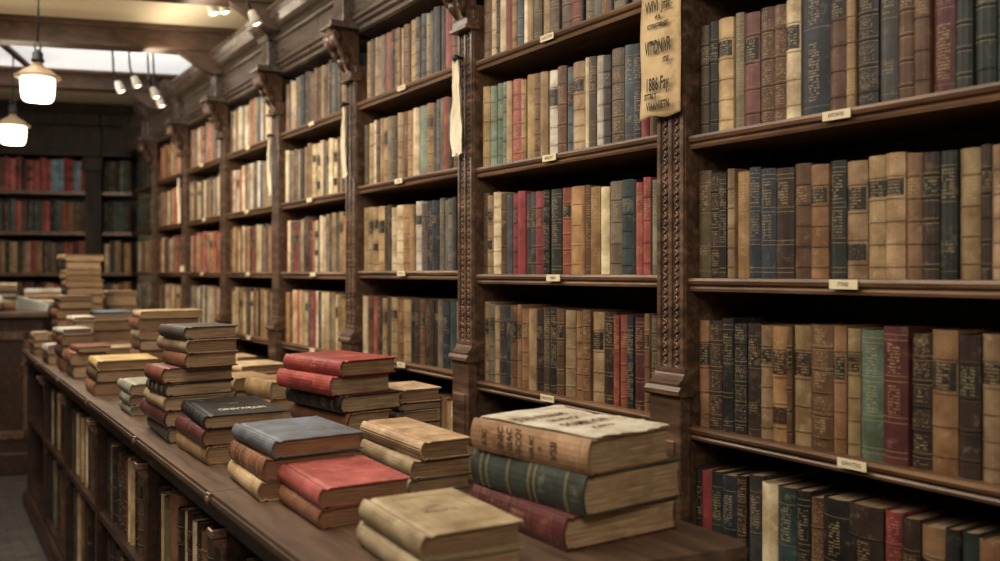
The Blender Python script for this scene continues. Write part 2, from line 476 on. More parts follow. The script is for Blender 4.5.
# ------------------------------------------------------------------ DATA
STACKS = [
 ('S1', [
  (0.834,1.104,91,0.268,0.234,0.8500,0.0528,'mrC','worn maroon book at the bottom of the nearest stack'),
  (0.859,1.088,95,0.292,0.220,0.9028,0.0644,'dgB','dark green book with gilt bands, middle of the nearest stack'),
  (0.865,1.084,98,0.285,0.191,0.9672,0.0552,'htA','tattered tan book with a torn pale cover, topmost of the nearest stack'),
 ]),
 ('S2', [
  (0.567,1.074,86,0.237,0.159,0.8500,0.0388,'beE',"pale beige book lowest at the counter's front end, under the stamped one"),
  (0.571,1.072,87,0.228,0.154,0.8888,0.0363,'beD',"beige book with a stamped frame on its cover, at the counter's front end"),
 ]),
 ('S3', [
  (0.798,1.556,86,0.248,0.130,0.8500,0.0279,'olE','dull olive book, lowest of three beside the tattered book'),
  (0.803,1.553,87,0.270,0.127,0.8779,0.0367,'beE','drab beige book with a frayed spine, middle of three beside the tattered book'),
  (0.819,1.542,89,0.297,0.103,0.9146,0.0367,'ceF','cream book with faint lettering on its cover, top of three beside the tattered book'),
 ]),
 ('S4', [
  (0.563,1.422,89,0.208,0.157,0.8500,0.0342,'bnE','light brown leather book under the plain salmon red book'),
  (0.563,1.422,88,0.226,0.163,0.8842,0.0350,'rsG','plain salmon red book lying in front of the blue grey book'),
 ]),
 ('S5', [
  (0.535,1.654,87,0.236,0.175,0.8500,0.0380,'ceE','pale cream vellum book at the bottom under the blue grey book'),
  (0.543,1.649,89,0.228,0.182,0.8880,0.0429,'bnB','shiny brown leather book directly under the blue grey book'),
  (0.557,1.640,91,0.240,0.179,0.9309,0.0336,'blG','blue grey cloth book on top of a brown leather one'),
 ]),
 ('S6', [
  (0.539,2.032,91,0.257,0.126,0.8500,0.0411,'tnS','tan book with dark spine marks, lowest under the black lettered book'),
  (0.532,2.036,90,0.249,0.129,0.8911,0.0378,'mrE','dark maroon book under the black lettered book'),
  (0.534,2.035,86,0.287,0.178,0.9289,0.0311,'bkT','black book with pale lettering across its front cover, topmost of three'),
 ]),
 ('S7', [
  (0.525,2.338,88,0.281,0.138,0.8500,0.0400,'dbE','dark slate blue book at the bottom of the stack of eight'),
  (0.519,2.342,90,0.288,0.152,0.8900,0.0413,'mrE','plum red book second from the bottom in the stack of eight'),
  (0.517,2.344,90,0.237,0.149,0.9313,0.0350,'beE','pinkish beige book, sixth from the top in the stack of eight'),
  (0.519,2.342,92,0.185,0.167,0.9663,0.0337,'bkB','black banded book, fifth from the top in the stack of eight'),
  (0.513,2.346,93,0.159,0.178,1.0000,0.0388,'rbE','reddish brown leather book, fourth from the top in the stack of eight'),
  (0.561,2.315,95,0.173,0.132,1.0388,0.0362,'bnE','soft fawn book third from the top in the stack of eight'),
  (0.564,2.313,96,0.219,0.131,1.0750,0.0350,'beE','light drab book second from the top in the stack of eight'),
  (0.559,2.317,97,0.178,0.136,1.1100,0.0325,'gbE','grey brown book topmost on the tallest stack of eight'),
 ]),
 ('S8', [
  (0.845,1.989,95,0.267,0.123,0.8500,0.0466,'dnE','dark tan book at the bottom under the red stack'),
  (0.855,1.983,96,0.302,0.116,0.8966,0.0473,'bnE','brown book second from the bottom under the red stack'),
  (0.841,1.992,97,0.281,0.167,0.9439,0.0414,'bkS','black book with ornate spine under the two red books'),
  (0.820,2.005,99,0.261,0.169,0.9853,0.0462,'reI','red book with blind stamped spine title, second in the red stack'),
  (0.841,1.992,100,0.267,0.157,1.0315,0.0379,'reH','bright red book with small gilt title, topmost of the red stack'),
 ]),
 ('S17', [
  (1.016,2.046,90,0.170,0.121,0.8500,0.0466,'dnE','brown book at the bottom of the pile right of the red stack'),
  (1.018,2.045,88,0.170,0.113,0.8966,0.0303,'beE','drab book with pale page edges, third down right of the red stack'),
  (1.016,2.046,91,0.170,0.125,0.9269,0.0202,'bkE','dark book under the cream one, right of the red stack'),
  (1.020,2.043,90,0.160,0.115,0.9471,0.0353,'ceE','cream book to the right of the red stack, topmost of its small pile'),
 ]),
 ('S9', [
  (0.856,2.898,90,0.190,0.122,0.8500,0.0466,'dnE','brown book beneath the flat tan one behind the stack of eight'),
  (0.856,2.898,92,0.180,0.117,0.8966,0.0419,'tnE','tan book lying flat behind the stack of eight'),
 ]),
 ('S18', [
  (0.902,2.691,92,0.180,0.093,0.8500,0.0389,'bnE','brown book lowest behind the left side of the red stack'),
  (0.904,2.689,96,0.190,0.100,0.8889,0.0550,'tnE','light tan book half hidden behind the red stack'),
 ]),
 ('S19', [
  (1.002,3.304,90,0.200,0.156,0.8500,0.0279,'bnE','brown book lowest of the three far behind the red stack'),
  (1.002,3.304,90,0.200,0.156,0.8779,0.0258,'saE','pinkish tan book under the pale cream flat one'),
  (1.002,3.304,93,0.200,0.167,0.9037,0.0295,'ceE','pale cream flat book farther back behind the red stack'),
 ]),
 ('S20', [
  (1.114,3.743,92,0.180,0.086,0.8500,0.0508,'bnE','small brown book beneath the cream one at the back edge'),
  (1.114,3.743,92,0.180,0.081,0.9008,0.0250,'ceE','small cream book at the back edge behind the stack of eight'),
 ]),
 ('S10', [
  (0.532,2.857,90,0.170,0.101,0.8500,0.0295,'ggE3','lowest grey green book of three beside the stack of eight'),
  (0.529,2.859,91,0.139,0.102,0.8795,0.0299,'ggE2','middle grey green book of three beside the stack of eight'),
  (0.532,2.857,90,0.196,0.104,0.9094,0.0344,'ggE','grey green book topmost of three beside the stack of eight'),
 ]),
 ('S11', [
  (0.511,3.382,89,0.210,0.179,0.8500,0.0452,'bnB','worn brown book at the bottom under the yellow covered book'),
  (0.519,3.377,90,0.220,0.178,0.8952,0.0416,'dnE','dark brown book directly under the yellow covered book'),
  (0.520,3.377,88,0.240,0.197,0.9368,0.0347,'yeG','yellow covered book on a pile of dark ones'),
 ]),
 ('S12', [
  (0.521,3.971,90,0.200,0.108,0.8500,0.0519,'dnE','dark brown book at the bottom under the brick red flat book'),
  (0.512,3.977,88,0.220,0.121,0.9019,0.0523,'bnE','brown book second in the pile under the brick red flat book'),
  (0.538,3.960,91,0.200,0.124,0.9542,0.0241,'rbG',"brick red flat book on a leaning brown pile near the counter's front edge"),
 ]),
 ('S21', [
  (0.686,4.257,90,0.200,0.175,0.8500,0.0306,'bnE','lowest brown book of the pile behind the yellow book'),
  (0.686,4.257,91,0.200,0.184,0.8806,0.0351,'dnE','brown book under the pale fawn one behind the yellow book'),
  (0.690,4.255,94,0.180,0.191,0.9157,0.0307,'beE','pale fawn book lying behind the yellow covered book'),
 ]),
 ('S13', [
  (0.789,4.060,90,0.180,0.251,0.8500,0.0460,'dnE','lowest book in the broad pile behind the stack of eight'),
  (0.789,4.060,91,0.180,0.252,0.8960,0.0469,'bnE','brown book fifth in the broad pile behind the stack of eight'),
  (0.793,4.058,90,0.180,0.247,0.9429,0.0469,'dnE','brown book fourth in the broad pile behind the stack of eight'),
  (0.789,4.060,89,0.180,0.258,0.9899,0.0427,'beE','beige book third in the broad pile behind the stack of eight'),
  (0.785,4.062,90,0.180,0.255,1.0325,0.0491,'bnE','brown book second in the broad pile behind the stack of eight'),
  (0.796,4.055,90,0.180,0.255,1.0816,0.0320,'ceE','large cream book on top of the broad pile behind the stack of eight'),
 ]),
 ('S14', [
  (0.720,4.866,90,0.220,0.178,0.8500,0.0467,'dnE','lowest book of the pile under the light blue one'),
  (0.720,4.866,89,0.220,0.187,0.8967,0.0448,'beE','drab book fourth beneath the light blue one'),
  (0.720,4.866,90,0.220,0.178,0.9415,0.0448,'bnE','brown book third beneath the light blue one'),
  (0.728,4.861,91,0.220,0.174,0.9863,0.0498,'dnE','brown book second beneath the light blue one'),
  (0.724,4.863,90,0.220,0.183,1.0361,0.0249,'ceE','thin cream book directly beneath the light blue one'),
  (0.724,4.863,92,0.220,0.189,1.0610,0.0199,'lbG','light blue flat book on top of a pale pile'),
 ]),
 ('S22', [
  (0.596,4.517,90,0.220,0.084,0.8500,0.0912,'bnE','lowest book of the pile under the white book'),
  (0.596,4.517,90,0.220,0.089,0.9412,0.0549,'dnE','third book of the pile under the white book'),
  (0.593,4.520,90,0.220,0.089,0.9962,0.0549,'bnE','brown book under the white one left of the light blue book'),
  (0.596,4.517,92,0.200,0.089,1.0511,0.0229,'wtE','white book on a brown pile left of the light blue one'),
 ]),
 ('S23', [
  (0.518,4.247,90,0.200,0.102,0.8500,0.0621,'bnE','lowest book under the whitish grey one'),
  (0.514,4.249,91,0.200,0.111,0.9121,0.0513,'dnE','dark book third down under the whitish grey one'),
  (0.514,4.249,90,0.200,0.106,0.9634,0.0471,'bnE','brown book under the whitish grey one near the front edge'),
  (0.518,4.247,95,0.200,0.112,1.0105,0.0257,'gwE',"whitish grey book near the counter's front edge before the white book"),
 ]),
 ('S24', [
  (0.499,5.210,90,0.200,0.065,0.8500,0.0373,'dnE','dark lowest book of the small leftmost pile'),
  (0.499,5.210,91,0.200,0.065,0.8873,0.0362,'bnE','brown middle book of the small leftmost pile'),
  (0.502,5.209,90,0.200,0.067,0.9235,0.0413,'beE','beige book on the small leftmost pile of the counter'),
 ]),
 ('S25', [
  (0.589,5.390,90,0.200,0.063,0.8500,0.0582,'bnE','brown book under the orange tan one at the far front edge'),
  (0.589,5.390,92,0.200,0.069,0.9082,0.0377,'tnE','orange tan book on the second small pile from the left'),
 ]),
 ('S26', [
  (0.504,4.648,92,0.160,0.076,0.8500,0.0492,'dnE','dark book under the pale grey one at the far front edge'),
  (0.504,4.648,94,0.160,0.081,0.8992,0.0418,'gwE','pale grey book on a low pile at the far front edge'),
 ]),
 ('S15', [
  (0.657,5.228,90,0.220,0.176,0.8500,0.0658,'dnE','lowest book of the far tower'),
  (0.657,5.228,90,0.220,0.171,0.9158,0.0475,'bnE','brown book eleventh down in the far tower'),
  (0.657,5.228,90,0.220,0.176,0.9633,0.0528,'dnE','dark brown book tenth down in the far tower'),
  (0.657,5.228,91,0.220,0.172,1.0161,0.0475,'bnE','brown book ninth down in the far tower'),
  (0.657,5.228,90,0.220,0.176,1.0636,0.0475,'dnE','dark book eighth down in the far tower'),
  (0.657,5.228,90,0.220,0.171,1.1111,0.0475,'bnE','brown book seventh down in the far tower'),
  (0.657,5.228,90,0.220,0.176,1.1586,0.0422,'dnE','dark book sixth from the top of the far tower'),
  (0.650,5.232,88,0.220,0.183,1.2008,0.0369,'tnE','tan book fifth from the top of the far tower'),
  (0.652,5.231,91,0.220,0.172,1.2378,0.0317,'orE','orange tan book fourth from the top of the far tower'),
  (0.652,5.231,90,0.220,0.171,1.2694,0.0264,'ceE','cream book third from the top of the far tower'),
  (0.652,5.231,92,0.220,0.172,1.2958,0.0422,'dnE','brown book second from the top of the far tower'),
  (0.648,5.234,96,0.173,0.195,1.3381,0.0369,'tnE','golden tan book crowning the tall far tower of books'),
 ]),
 ('S16', [
  (0.878,5.383,90,0.220,0.163,0.8500,0.1078,'dnE','lowest book in the pile right of the far tower'),
  (0.878,5.383,90,0.220,0.157,0.9578,0.0667,'bnE','brown book fourth in the pile right of the far tower'),
  (0.878,5.383,90,0.220,0.163,1.0244,0.0667,'dnE','dark book third in the pile right of the far tower'),
  (0.873,5.386,91,0.220,0.163,1.0911,0.0611,'orE','tan book second in the pile right of the far tower'),
  (0.878,5.383,92,0.240,0.164,1.1522,0.0222,'ceE','greyish cream book on the pile right of the far tower'),
 ]),
 ('S27', [
  (0.565,4.847,90,0.200,0.152,0.8500,0.0845,'dnE','lowest book in the pile before the far tower'),
  (0.565,4.847,90,0.200,0.152,0.9345,0.0584,'bnE','fifth book in the pile before the far tower'),
  (0.565,4.847,90,0.200,0.152,0.9929,0.0584,'dnE','fourth book in the pile before the far tower'),
  (0.565,4.847,91,0.200,0.153,1.0513,0.0487,'bnE','brown book third in the pile before the far tower'),
  (0.573,4.842,90,0.200,0.148,1.0999,0.0389,'dnE','dark book second in the pile before the far tower'),
  (0.573,4.842,93,0.200,0.154,1.1389,0.0243,'olE','olive brown book on the pile just before the far tower'),
 ]),
]
ROWS = {
 'A1': (1.5862, "1.4359,0.0345,1.8323,obb 1.4090,0.0269,1.8303,bkb 1.3651,0.0439,1.8280,tll 1.3397,0.0254,1.8268,gvg 1.2966,0.0431,1.8271,drb 1.2601,0.0365,1.8263,bro 1.2272,0.0329,1.8244,bro 1.1906,0.0366,1.8221,crl 1.1179,0.0726,1.8169,nvt 1.0799,0.0380,1.8089,brb 1.0604,0.0195,1.8029,goo 1.0145,0.0459,1.7959,bko 0.9776,0.0369,1.7893,dbt 0.9439,0.0337,1.7862,brb 0.9131,0.0308,1.7833,brb 0.8685,0.0446,1.7799,mrt 0.8379,0.0306,1.7765,gkb 0.8015,0.0364,1.7734,gkb 0.7721,0.0294,1.7704,tdb 0.7447,0.0274,1.7678,brb"),
 'A2': (1.2669, "1.4340,0.0435,1.5028,obt 1.4042,0.0297,1.5012,dko 1.3826,0.0216,1.5000,bkg 1.3614,0.0212,1.4991,tnb 1.3219,0.0395,1.4977,ort 1.2906,0.0313,1.4962,nsg 1.2502,0.0404,1.4946,nsg 1.2032,0.0470,1.4929,dkg 1.1628,0.0404,1.4916,brb 1.1216,0.0411,1.4904,btl 1.0856,0.0360,1.4911,gkg 1.0405,0.0450,1.4907,tnl 0.9994,0.0411,1.4897,tll 0.9600,0.0395,1.4902,tll 0.9281,0.0319,1.4916,btb 0.8955,0.0326,1.4918,dkb 0.8646,0.0309,1.4918,gkt 0.8255,0.0391,1.4918,gob 0.8057,0.0197,1.4919,dkb 0.7762,0.0295,1.4920,tnb 0.7472,0.0290,1.4923,brb"),
 'A3': (0.9336, "1.4369,0.0457,1.1757,btl 1.3976,0.0393,1.1747,dko 1.3651,0.0325,1.1738,bkg 1.3290,0.0361,1.1730,bko 1.2940,0.0350,1.1728,dkt 1.2626,0.0314,1.1734,tnl 1.2232,0.0395,1.1739,orl 1.2088,0.0144,1.1744,brb 1.1620,0.0468,1.1749,gol 1.1107,0.0513,1.1755,bro 1.0820,0.0286,1.1758,btl 1.0535,0.0285,1.1760,gol 1.0033,0.0502,1.1763,grg 0.9544,0.0490,1.1765,mrg 0.9113,0.0430,1.1767,dko 0.8646,0.0468,1.1759,btl 0.8255,0.0391,1.1742,dkl 0.7901,0.0354,1.1724,tnl 0.7521,0.0380,1.1706,btb"),
 'A4': (None, "1.4938,0.0309,0.8371,gkt 1.4567,0.0371,0.8389,bkt 1.4245,0.0322,0.8408,rdp 1.3941,0.0304,0.8425,gkt 1.3500,0.0441,0.8445,nst 1.3233,0.0268,0.8465,dko 1.2834,0.0398,0.8483,dbt 1.2425,0.0409,0.8481,crt 1.1968,0.0457,0.8454,tdt 1.1635,0.0333,0.8430,bkg 1.1327,0.0308,0.8426,bro 1.0738,0.0589,0.8457,bkt 1.0018,0.0720,0.8492,dkb 0.9667,0.0351,0.8482,rdo 0.9299,0.0368,0.8441,dkb 0.8829,0.0470,0.8413,btb 0.8575,0.0254,0.8405,bkb 0.8274,0.0301,0.8398,tdb 0.7853,0.0420,0.8388,btb 0.7502,0.0352,0.8379,dkb"),
 'B1': (1.9372, "2.3500,0.0413,0,bro 2.3227,0.0273,0,crb 2.2958,0.0269,0,obb 2.2610,0.0348,0,crt 2.2280,0.0330,0,rrp 2.2046,0.0233,0,orb 2.1747,0.0299,0,slb 2.1502,0.0245,0,crp 2.1242,0.0260,0,gop 2.0818,0.0424,0,obg 2.0405,0.0413,0,gog 1.9959,0.0446,0,obg 1.9510,0.0450,0,pub 1.8983,0.0527,0,rrb 1.8860,0.0123,0,bkp 1.8539,0.0322,0,gvo 1.8147,0.0392,0,gyp 1.7765,0.0381,0,btp 1.7690,0.0075,0,bkp 1.7141,0.0550,0,gvo 1.7033,0.0107,0,dkp 1.6510,0.0524,0,gyb"),  # first black entry: dark gap between two books, its shade built as a book
 'B2': (1.6038, "2.3520,0.0409,1.8516,tob 2.3186,0.0333,1.8502,tgb 2.2886,0.0300,1.8489,tgb 2.2553,0.0333,1.8474,tgb 2.2289,0.0264,1.8458,tlp 2.1774,0.0515,1.8438,sro 2.1558,0.0216,1.8441,gob 2.1147,0.0411,1.8462,gop 2.0859,0.0287,1.8445,bro 2.0500,0.0360,1.8416,tnp 2.0084,0.0416,1.8420,pcl 1.9679,0.0405,1.8424,brb 1.9367,0.0312,1.8403,slb 1.8862,0.0505,1.8379,tll 1.8645,0.0217,1.8398,crp 1.8345,0.0300,1.8413,obt 1.8023,0.0322,1.8400,pcb 1.7746,0.0278,1.8387,dbb 1.7251,0.0495,1.8372,obo 1.6902,0.0349,1.8376,slt 1.6647,0.0256,1.8360,nst 1.6355,0.0292,1.8342,rdp 1.6045,0.0310,1.8308,brp 1.5829,0.0216,1.8275,dkb"),
 'B3': (1.2744, "2.3624,0.0397,1.5210,obb 2.3346,0.0278,1.5197,tnl 2.2937,0.0408,1.5184,crb 2.2644,0.0293,1.5170,brb 2.2382,0.0262,1.5160,slp 2.1984,0.0398,1.5147,rdb 2.1621,0.0363,1.5131,rdp 2.1351,0.0270,1.5115,dbb 2.1074,0.0277,1.5101,dbb 2.0697,0.0378,1.5085,rdb 2.0420,0.0277,1.5069,bko 1.9925,0.0495,1.5049,gkg 1.9521,0.0404,1.5049,rrb 1.8930,0.0590,1.5060,oro 1.8797,0.0134,1.5053,orp 1.8584,0.0213,1.5048,brg 1.8186,0.0397,1.5041,ort 1.7847,0.0339,1.5047,crt 1.7332,0.0516,1.5057,gvb 1.6897,0.0434,1.5048,tdb 1.6764,0.0133,1.5043,bkp 1.6528,0.0236,1.5041,srt 1.6271,0.0257,1.5046,srb 1.5944,0.0327,1.5053,tgt 1.5813,0.0132,1.5059,crb"),
 'B4': (0.9425, "2.3633,0.0312,1.1846,tnl 2.3285,0.0348,1.1836,gvl 2.2971,0.0314,1.1825,tnb 2.2610,0.0361,1.1815,dbl 2.2374,0.0236,1.1806,nsb 2.1988,0.0386,1.1796,brb 2.1799,0.0189,1.1788,btb 2.1464,0.0335,1.1785,btb 2.1063,0.0400,1.1781,tnp 2.0708,0.0355,1.1778,dkb 2.0442,0.0267,1.1775,obg 2.0079,0.0363,1.1772,bkg 1.9746,0.0333,1.1769,brb 1.9293,0.0453,1.1767,tnb 1.8895,0.0398,1.1765,btb 1.8588,0.0307,1.1763,bro 1.8121,0.0467,1.1758,tnl 1.7612,0.0509,1.1750,dkg 1.7406,0.0206,1.1746,rrt 1.7122,0.0285,1.1747,rrb 1.6897,0.0225,1.1747,nst 1.6509,0.0387,1.1748,mrg 1.6329,0.0181,1.1749,btb 1.5958,0.0371,1.1750,oko 1.5875,0.0083,1.1751,tnp"),
 'C1': (1.9518, "3.2232,0.0333,2.1765,tnb 3.1936,0.0295,2.1819,obp 3.1581,0.0355,2.1836,tnb 3.1215,0.0365,2.1821,tnp 3.0981,0.0235,2.1808,gyp 3.0413,0.0567,2.1790,rrp 3.0143,0.0270,2.1776,dkb 2.9891,0.0252,2.1772,btb 2.9671,0.0220,2.1768,tnb 2.9483,0.0188,2.1765,tlp 2.8998,0.0484,2.1776,brb 2.8471,0.0527,2.1802,gob 2.8172,0.0299,2.1808,gvb 2.7733,0.0439,2.1792,slb 2.7446,0.0287,2.1775,tnb 2.7176,0.0270,2.1772,slp 2.6709,0.0466,2.1783,dbp 2.6401,0.0309,2.1776,dbp 2.5977,0.0423,2.1744,srp 2.5623,0.0355,2.1672,btb 2.5355,0.0267,2.1580,tlp"),
 'C2': (1.6190, "3.2512,0.0315,1.8640,obp 3.2129,0.0383,1.8622,gob 3.1699,0.0430,1.8601,pcb 3.1418,0.0281,1.8592,brb 3.1123,0.0295,1.8595,tnp 3.0815,0.0308,1.8599,tnb 3.0412,0.0403,1.8604,gvp 3.0001,0.0411,1.8606,obb 2.9550,0.0451,1.8605,tnb 2.9157,0.0394,1.8603,brb 2.8694,0.0462,1.8602,orb 2.8243,0.0451,1.8600,crp 2.7658,0.0585,1.8596,tgp 2.7202,0.0455,1.8597,orb 2.6951,0.0251,1.8602,dbp 2.6744,0.0207,1.8602,gyb 2.6499,0.0245,1.8601,gvp 2.6138,0.0361,1.8598,rrp 2.5874,0.0263,1.8595,dkb 2.5551,0.0323,1.8588,brb 2.5360,0.0191,1.8577,pup"),
 'C3': (1.2854, "3.2515,0.0440,1.5324,tnb 3.2067,0.0448,1.5309,tll 3.1581,0.0486,1.5293,tnl 3.1028,0.0553,1.5276,tll 3.0718,0.0309,1.5261,obp 3.0413,0.0305,1.5251,obb 3.0039,0.0375,1.5246,crb 2.9497,0.0542,1.5247,crb 2.8886,0.0611,1.5248,orb 2.8608,0.0278,1.5248,tnp 2.8159,0.0450,1.5249,pcl 2.7707,0.0452,1.5237,pub 2.7498,0.0209,1.5228,bkt 2.7278,0.0220,1.5231,nst 2.6960,0.0318,1.5235,nsb 2.6734,0.0226,1.5239,bkp 2.6462,0.0272,1.5243,gvt 2.6158,0.0304,1.5246,gyp 2.5799,0.0358,1.5235,gyb 2.5599,0.0200,1.5225,dbp 2.5309,0.0290,1.5217,tnb"),
 'C4': (0.9650, "3.2586,0.0486,1.1950,crp 3.2183,0.0403,1.1946,brb 3.1735,0.0448,1.1942,srp 3.1296,0.0439,1.1938,dkg 3.0866,0.0430,1.1934,tnb 3.0446,0.0421,1.1930,obp 2.9920,0.0526,1.1926,tnb 2.9471,0.0449,1.1922,btb 2.8924,0.0547,1.1917,gob 2.8543,0.0381,1.1914,bkb 2.8124,0.0418,1.1913,dkb 2.7802,0.0322,1.1911,brb 2.7443,0.0360,1.1910,dkg 2.7160,0.0283,1.1909,dkp 2.6840,0.0320,1.1908,dkb 2.6540,0.0301,1.1906,gvp 2.6138,0.0402,1.1905,nsb 2.5706,0.0432,1.1903,tdp 2.5360,0.0346,1.1902,tng"),
}

# ------------------------------------------------------------------ room
def struct(name,mb,m): return mb.build(name,m,None,None,'structure')
struct('floor',MB().box(-3.2,1.9,-1.6,9.2,-.06,0),M_FLOOR)
struct('ceiling',MB().box(-3.2,1.9,-1.6,9.2,2.63,2.70),M_CEIL)
struct('wall_right',MB().box(1.80,1.90,-1.6,9.2,0,2.63),M_PLASTER)
struct('wall_left',MB().box(-3.2,-3.1,-1.6,9.2,0,2.63),M_PLASTER)
struct('wall_near',MB().box(-3.2,1.9,-1.7,-1.6,0,2.63),M_PLASTER)
BK=Vector((1.46,7.72,0)); BD=Vector((-.949,.315,0)).normalized(); BN=Vector((-BD.y*-1,0,0))
BN=Vector((-.315,-.949,0)).normalized()            # towards the room
def MBK(): return Matrix(((BD.x,BN.x,0,BK.x),(BD.y,BN.y,0,BK.y),(0,0,1,0),(0,0,0,1)))
MB_=MBK()                                            # local (s along wall, n into room, z)
struct('wall_back',MB().box(-.8,5.2,-.42,-.34,0,2.63,M=MB_),M_PLASTER)
# ceiling beams run parallel to the back wall
def beam(name,y,z0,z1,th,x0=-3.05):
    mb=MB(); P=Vector((1.78,y,0)); M=Matrix(((BD.x,BN.x,0,P.x),(BD.y,BN.y,0,P.y),(0,0,1,0),(0,0,0,1)))
    mb.box(0,4.9,-th/2,th/2,z0,z1,.008,M); mb.box(0,4.9,-th/2-.018,th/2+.018,z1-.04,z1-.004,.004,M)
    # curved knee where the beam meets the cornice
    pts=[(.28,z0+.005),(.28,z0-.03),(.33,z0-.10),(.40,z0-.12),(.47,z0-.10),(.58,z0-.02),(.62,z0+.005)]
    M2=M@Matrix(((1,0,0,0),(0,0,1,0),(0,1,0,0),(0,0,0,1)))
    mb.prism(pts,-th*.35,th*.35,M2)
    return struct(name,mb,W_BEAM)
beam('trim_1',3.98,2.52,2.64,.13); beam('trim_2',4.98,2.50,2.64,.14); beam('trim_3',6.42,2.52,2.64,.12); beam('trim_4',2.2,2.52,2.64,.13)
mb=MB()
for k,(s0,s1) in enumerate(((.42,1.5),(1.54,2.6),(2.64,3.7),(3.74,4.7))):
    P=Vector((1.78,5.3,0)); M=Matrix(((BD.x,BN.x,0,P.x),(BD.y,BN.y,0,P.y),(0,0,1,0),(0,0,0,1)))
    mb.box(s0,s1,-.86,.12,2.618,2.628,M=M)
sk=struct('window_1',mb,M_SKY)
mb=MB()
for s0 in (.38,1.52,2.62,3.72,4.72):
    mb.box(s0-.02,s0+.02,-.88,.14,2.600,2.629,M=M)
mb.box(.36,4.74,-.90,-.86,2.600,2.629,M=M); mb.box(.36,4.74,.12,.16,2.600,2.629,M=M)
struct('trim_5',mb,W_BEAM)

# ------------------------------------------------------------------ right-hand bookcases
XF=1.46; PIL=[.615,1.521,2.445,3.345,4.25,5.155,6.06,6.965]; PW=.09
SH={'A':[1.937,1.587,1.267,.933,.55],'B':[1.937,1.604,1.274,.942,.56],'C':[1.951,1.619,1.285,.957,.58],'D':[1.945,1.61,1.28,.945,.57]}
BAYNAME=['nearest','second','third','fourth','fifth','sixth','corner']
CARDTXT=['GVM M TTIOS','DUMIC3ITTIVMM','BVTIONTIIS','AIRRIICKTMT','ITTINIIII','OIMIVIIT']
def pilaster(parent,yc,near=True):
    y0,y1=yc-PW/2,yc+PW/2
    mb=MB()
    mb.box(1.448,1.80,y0,y1,1.03,2.10,.002)
    for q in (y0+.002,yc-.006,y1-.014): mb.box(1.442,1.452,q,q+.012,1.05,2.04,.002)
    mb.box(1.444,1.454,y0+.001,y1-.001,1.034,1.055,.002)
    p=mb.build('pilaster',W_CARVE,parent)
    if near:
        for q in (yc-.0185,yc+.0185):
            cs=MB(); rr=random.Random(int(yc*1000+q*9000)); z=1.062; k=0
            while z<2.03:
                s=1 if k%2 else -1
                cs.blob((1.4465,q+.0028*s,z),(.0045,.0034,.0078),6,4,Matrix.Rotation(s*.6,3,'X'))
                if k%3==0: cs.blob((1.4455,q-.003*s,z+.003),(.004,.0028,.004),5,4)
                z+=.0088; k+=1
            cs.build('carved_strip',W_CARVE,p,'carved leaf strip')
    mb=MB()
    mb.box(1.426,1.462,yc-.050,yc+.050,0,1.003,.004)
    mb.box(1.421,1.44,yc-.034,yc+.034,.12,.90,.003)
    mb.sweep([(1.462,1.022),(1.424,1.022),(1.422,1.028),(1.430,1.034),(1.437,1.040),(1.439,1.046),(1.442,1.050),(1.443,1.062),(1.462,1.062)],yc-.048,yc+.048)
    mb.sweep([(1.462,1.000),(1.419,1.000),(1.415,1.004),(1.415,1.013),(1.422,1.022),(1.462,1.022)],yc-.057,yc+.057)
    mb.box(1.455,1.80,y0+.001,y1-.001,0,1.03)
    mb.build('plinth',W_CARVE,p)
    # collar and scrolled capital
    mb=MB()
    for (x,zz,h,w) in ((1.416,2.035,.014,.052),(1.424,2.049,.022,.047)): mb.box(x,1.47,yc-w,yc+w,zz,zz+h,.003)
    mb.sweep([(1.47,2.07),(1.432,2.07),(1.420,2.10),(1.404,2.14),(1.384,2.175),(1.362,2.20),(1.348,2.215),(1.350,2.236),(1.47,2.236)],yc-.026,yc+.026)
    for s in (-1,1):
        for (cx,cz,r) in ((1.372,2.196,.033),(1.398,2.158,.026),(1.416,2.118,.020)):
            mb.blob((cx,yc+s*.028,cz),(r*.85,.017,r*1.15),10,7)
        mb.tube([(1.43,yc+s*.02,2.08),(1.408,yc+s*.034,2.115),(1.386,yc+s*.041,2.155),(1.36,yc+s*.043,2.19),(1.352,yc+s*.036,2.214),(1.368,yc+s*.034,2.224)],[.007,.009,.011,.012,.010,.006],8)
    mb.blob((1.372,yc,2.19),(.036,.024,.042),10,7)
    mb.build('capital',W_CARVE,p,'carved scroll capital')
    mb=MB()
    mb.box(1.335,1.80,yc-.062,yc+.062,2.236,2.262,.004)
    mb.box(1.392,1.80,yc-.05,yc+.05,2.262,2.385,.003)
    mb.sweep([(1.80,2.385),(1.385,2.385),(1.378,2.405),(1.350,2.430),(1.335,2.445),(1.318,2.475),(1.312,2.50),(1.312,2.512),(1.80,2.512)],yc-.068,yc+.068)
    mb.build('cornice_block',W_CORN,p)
    return p
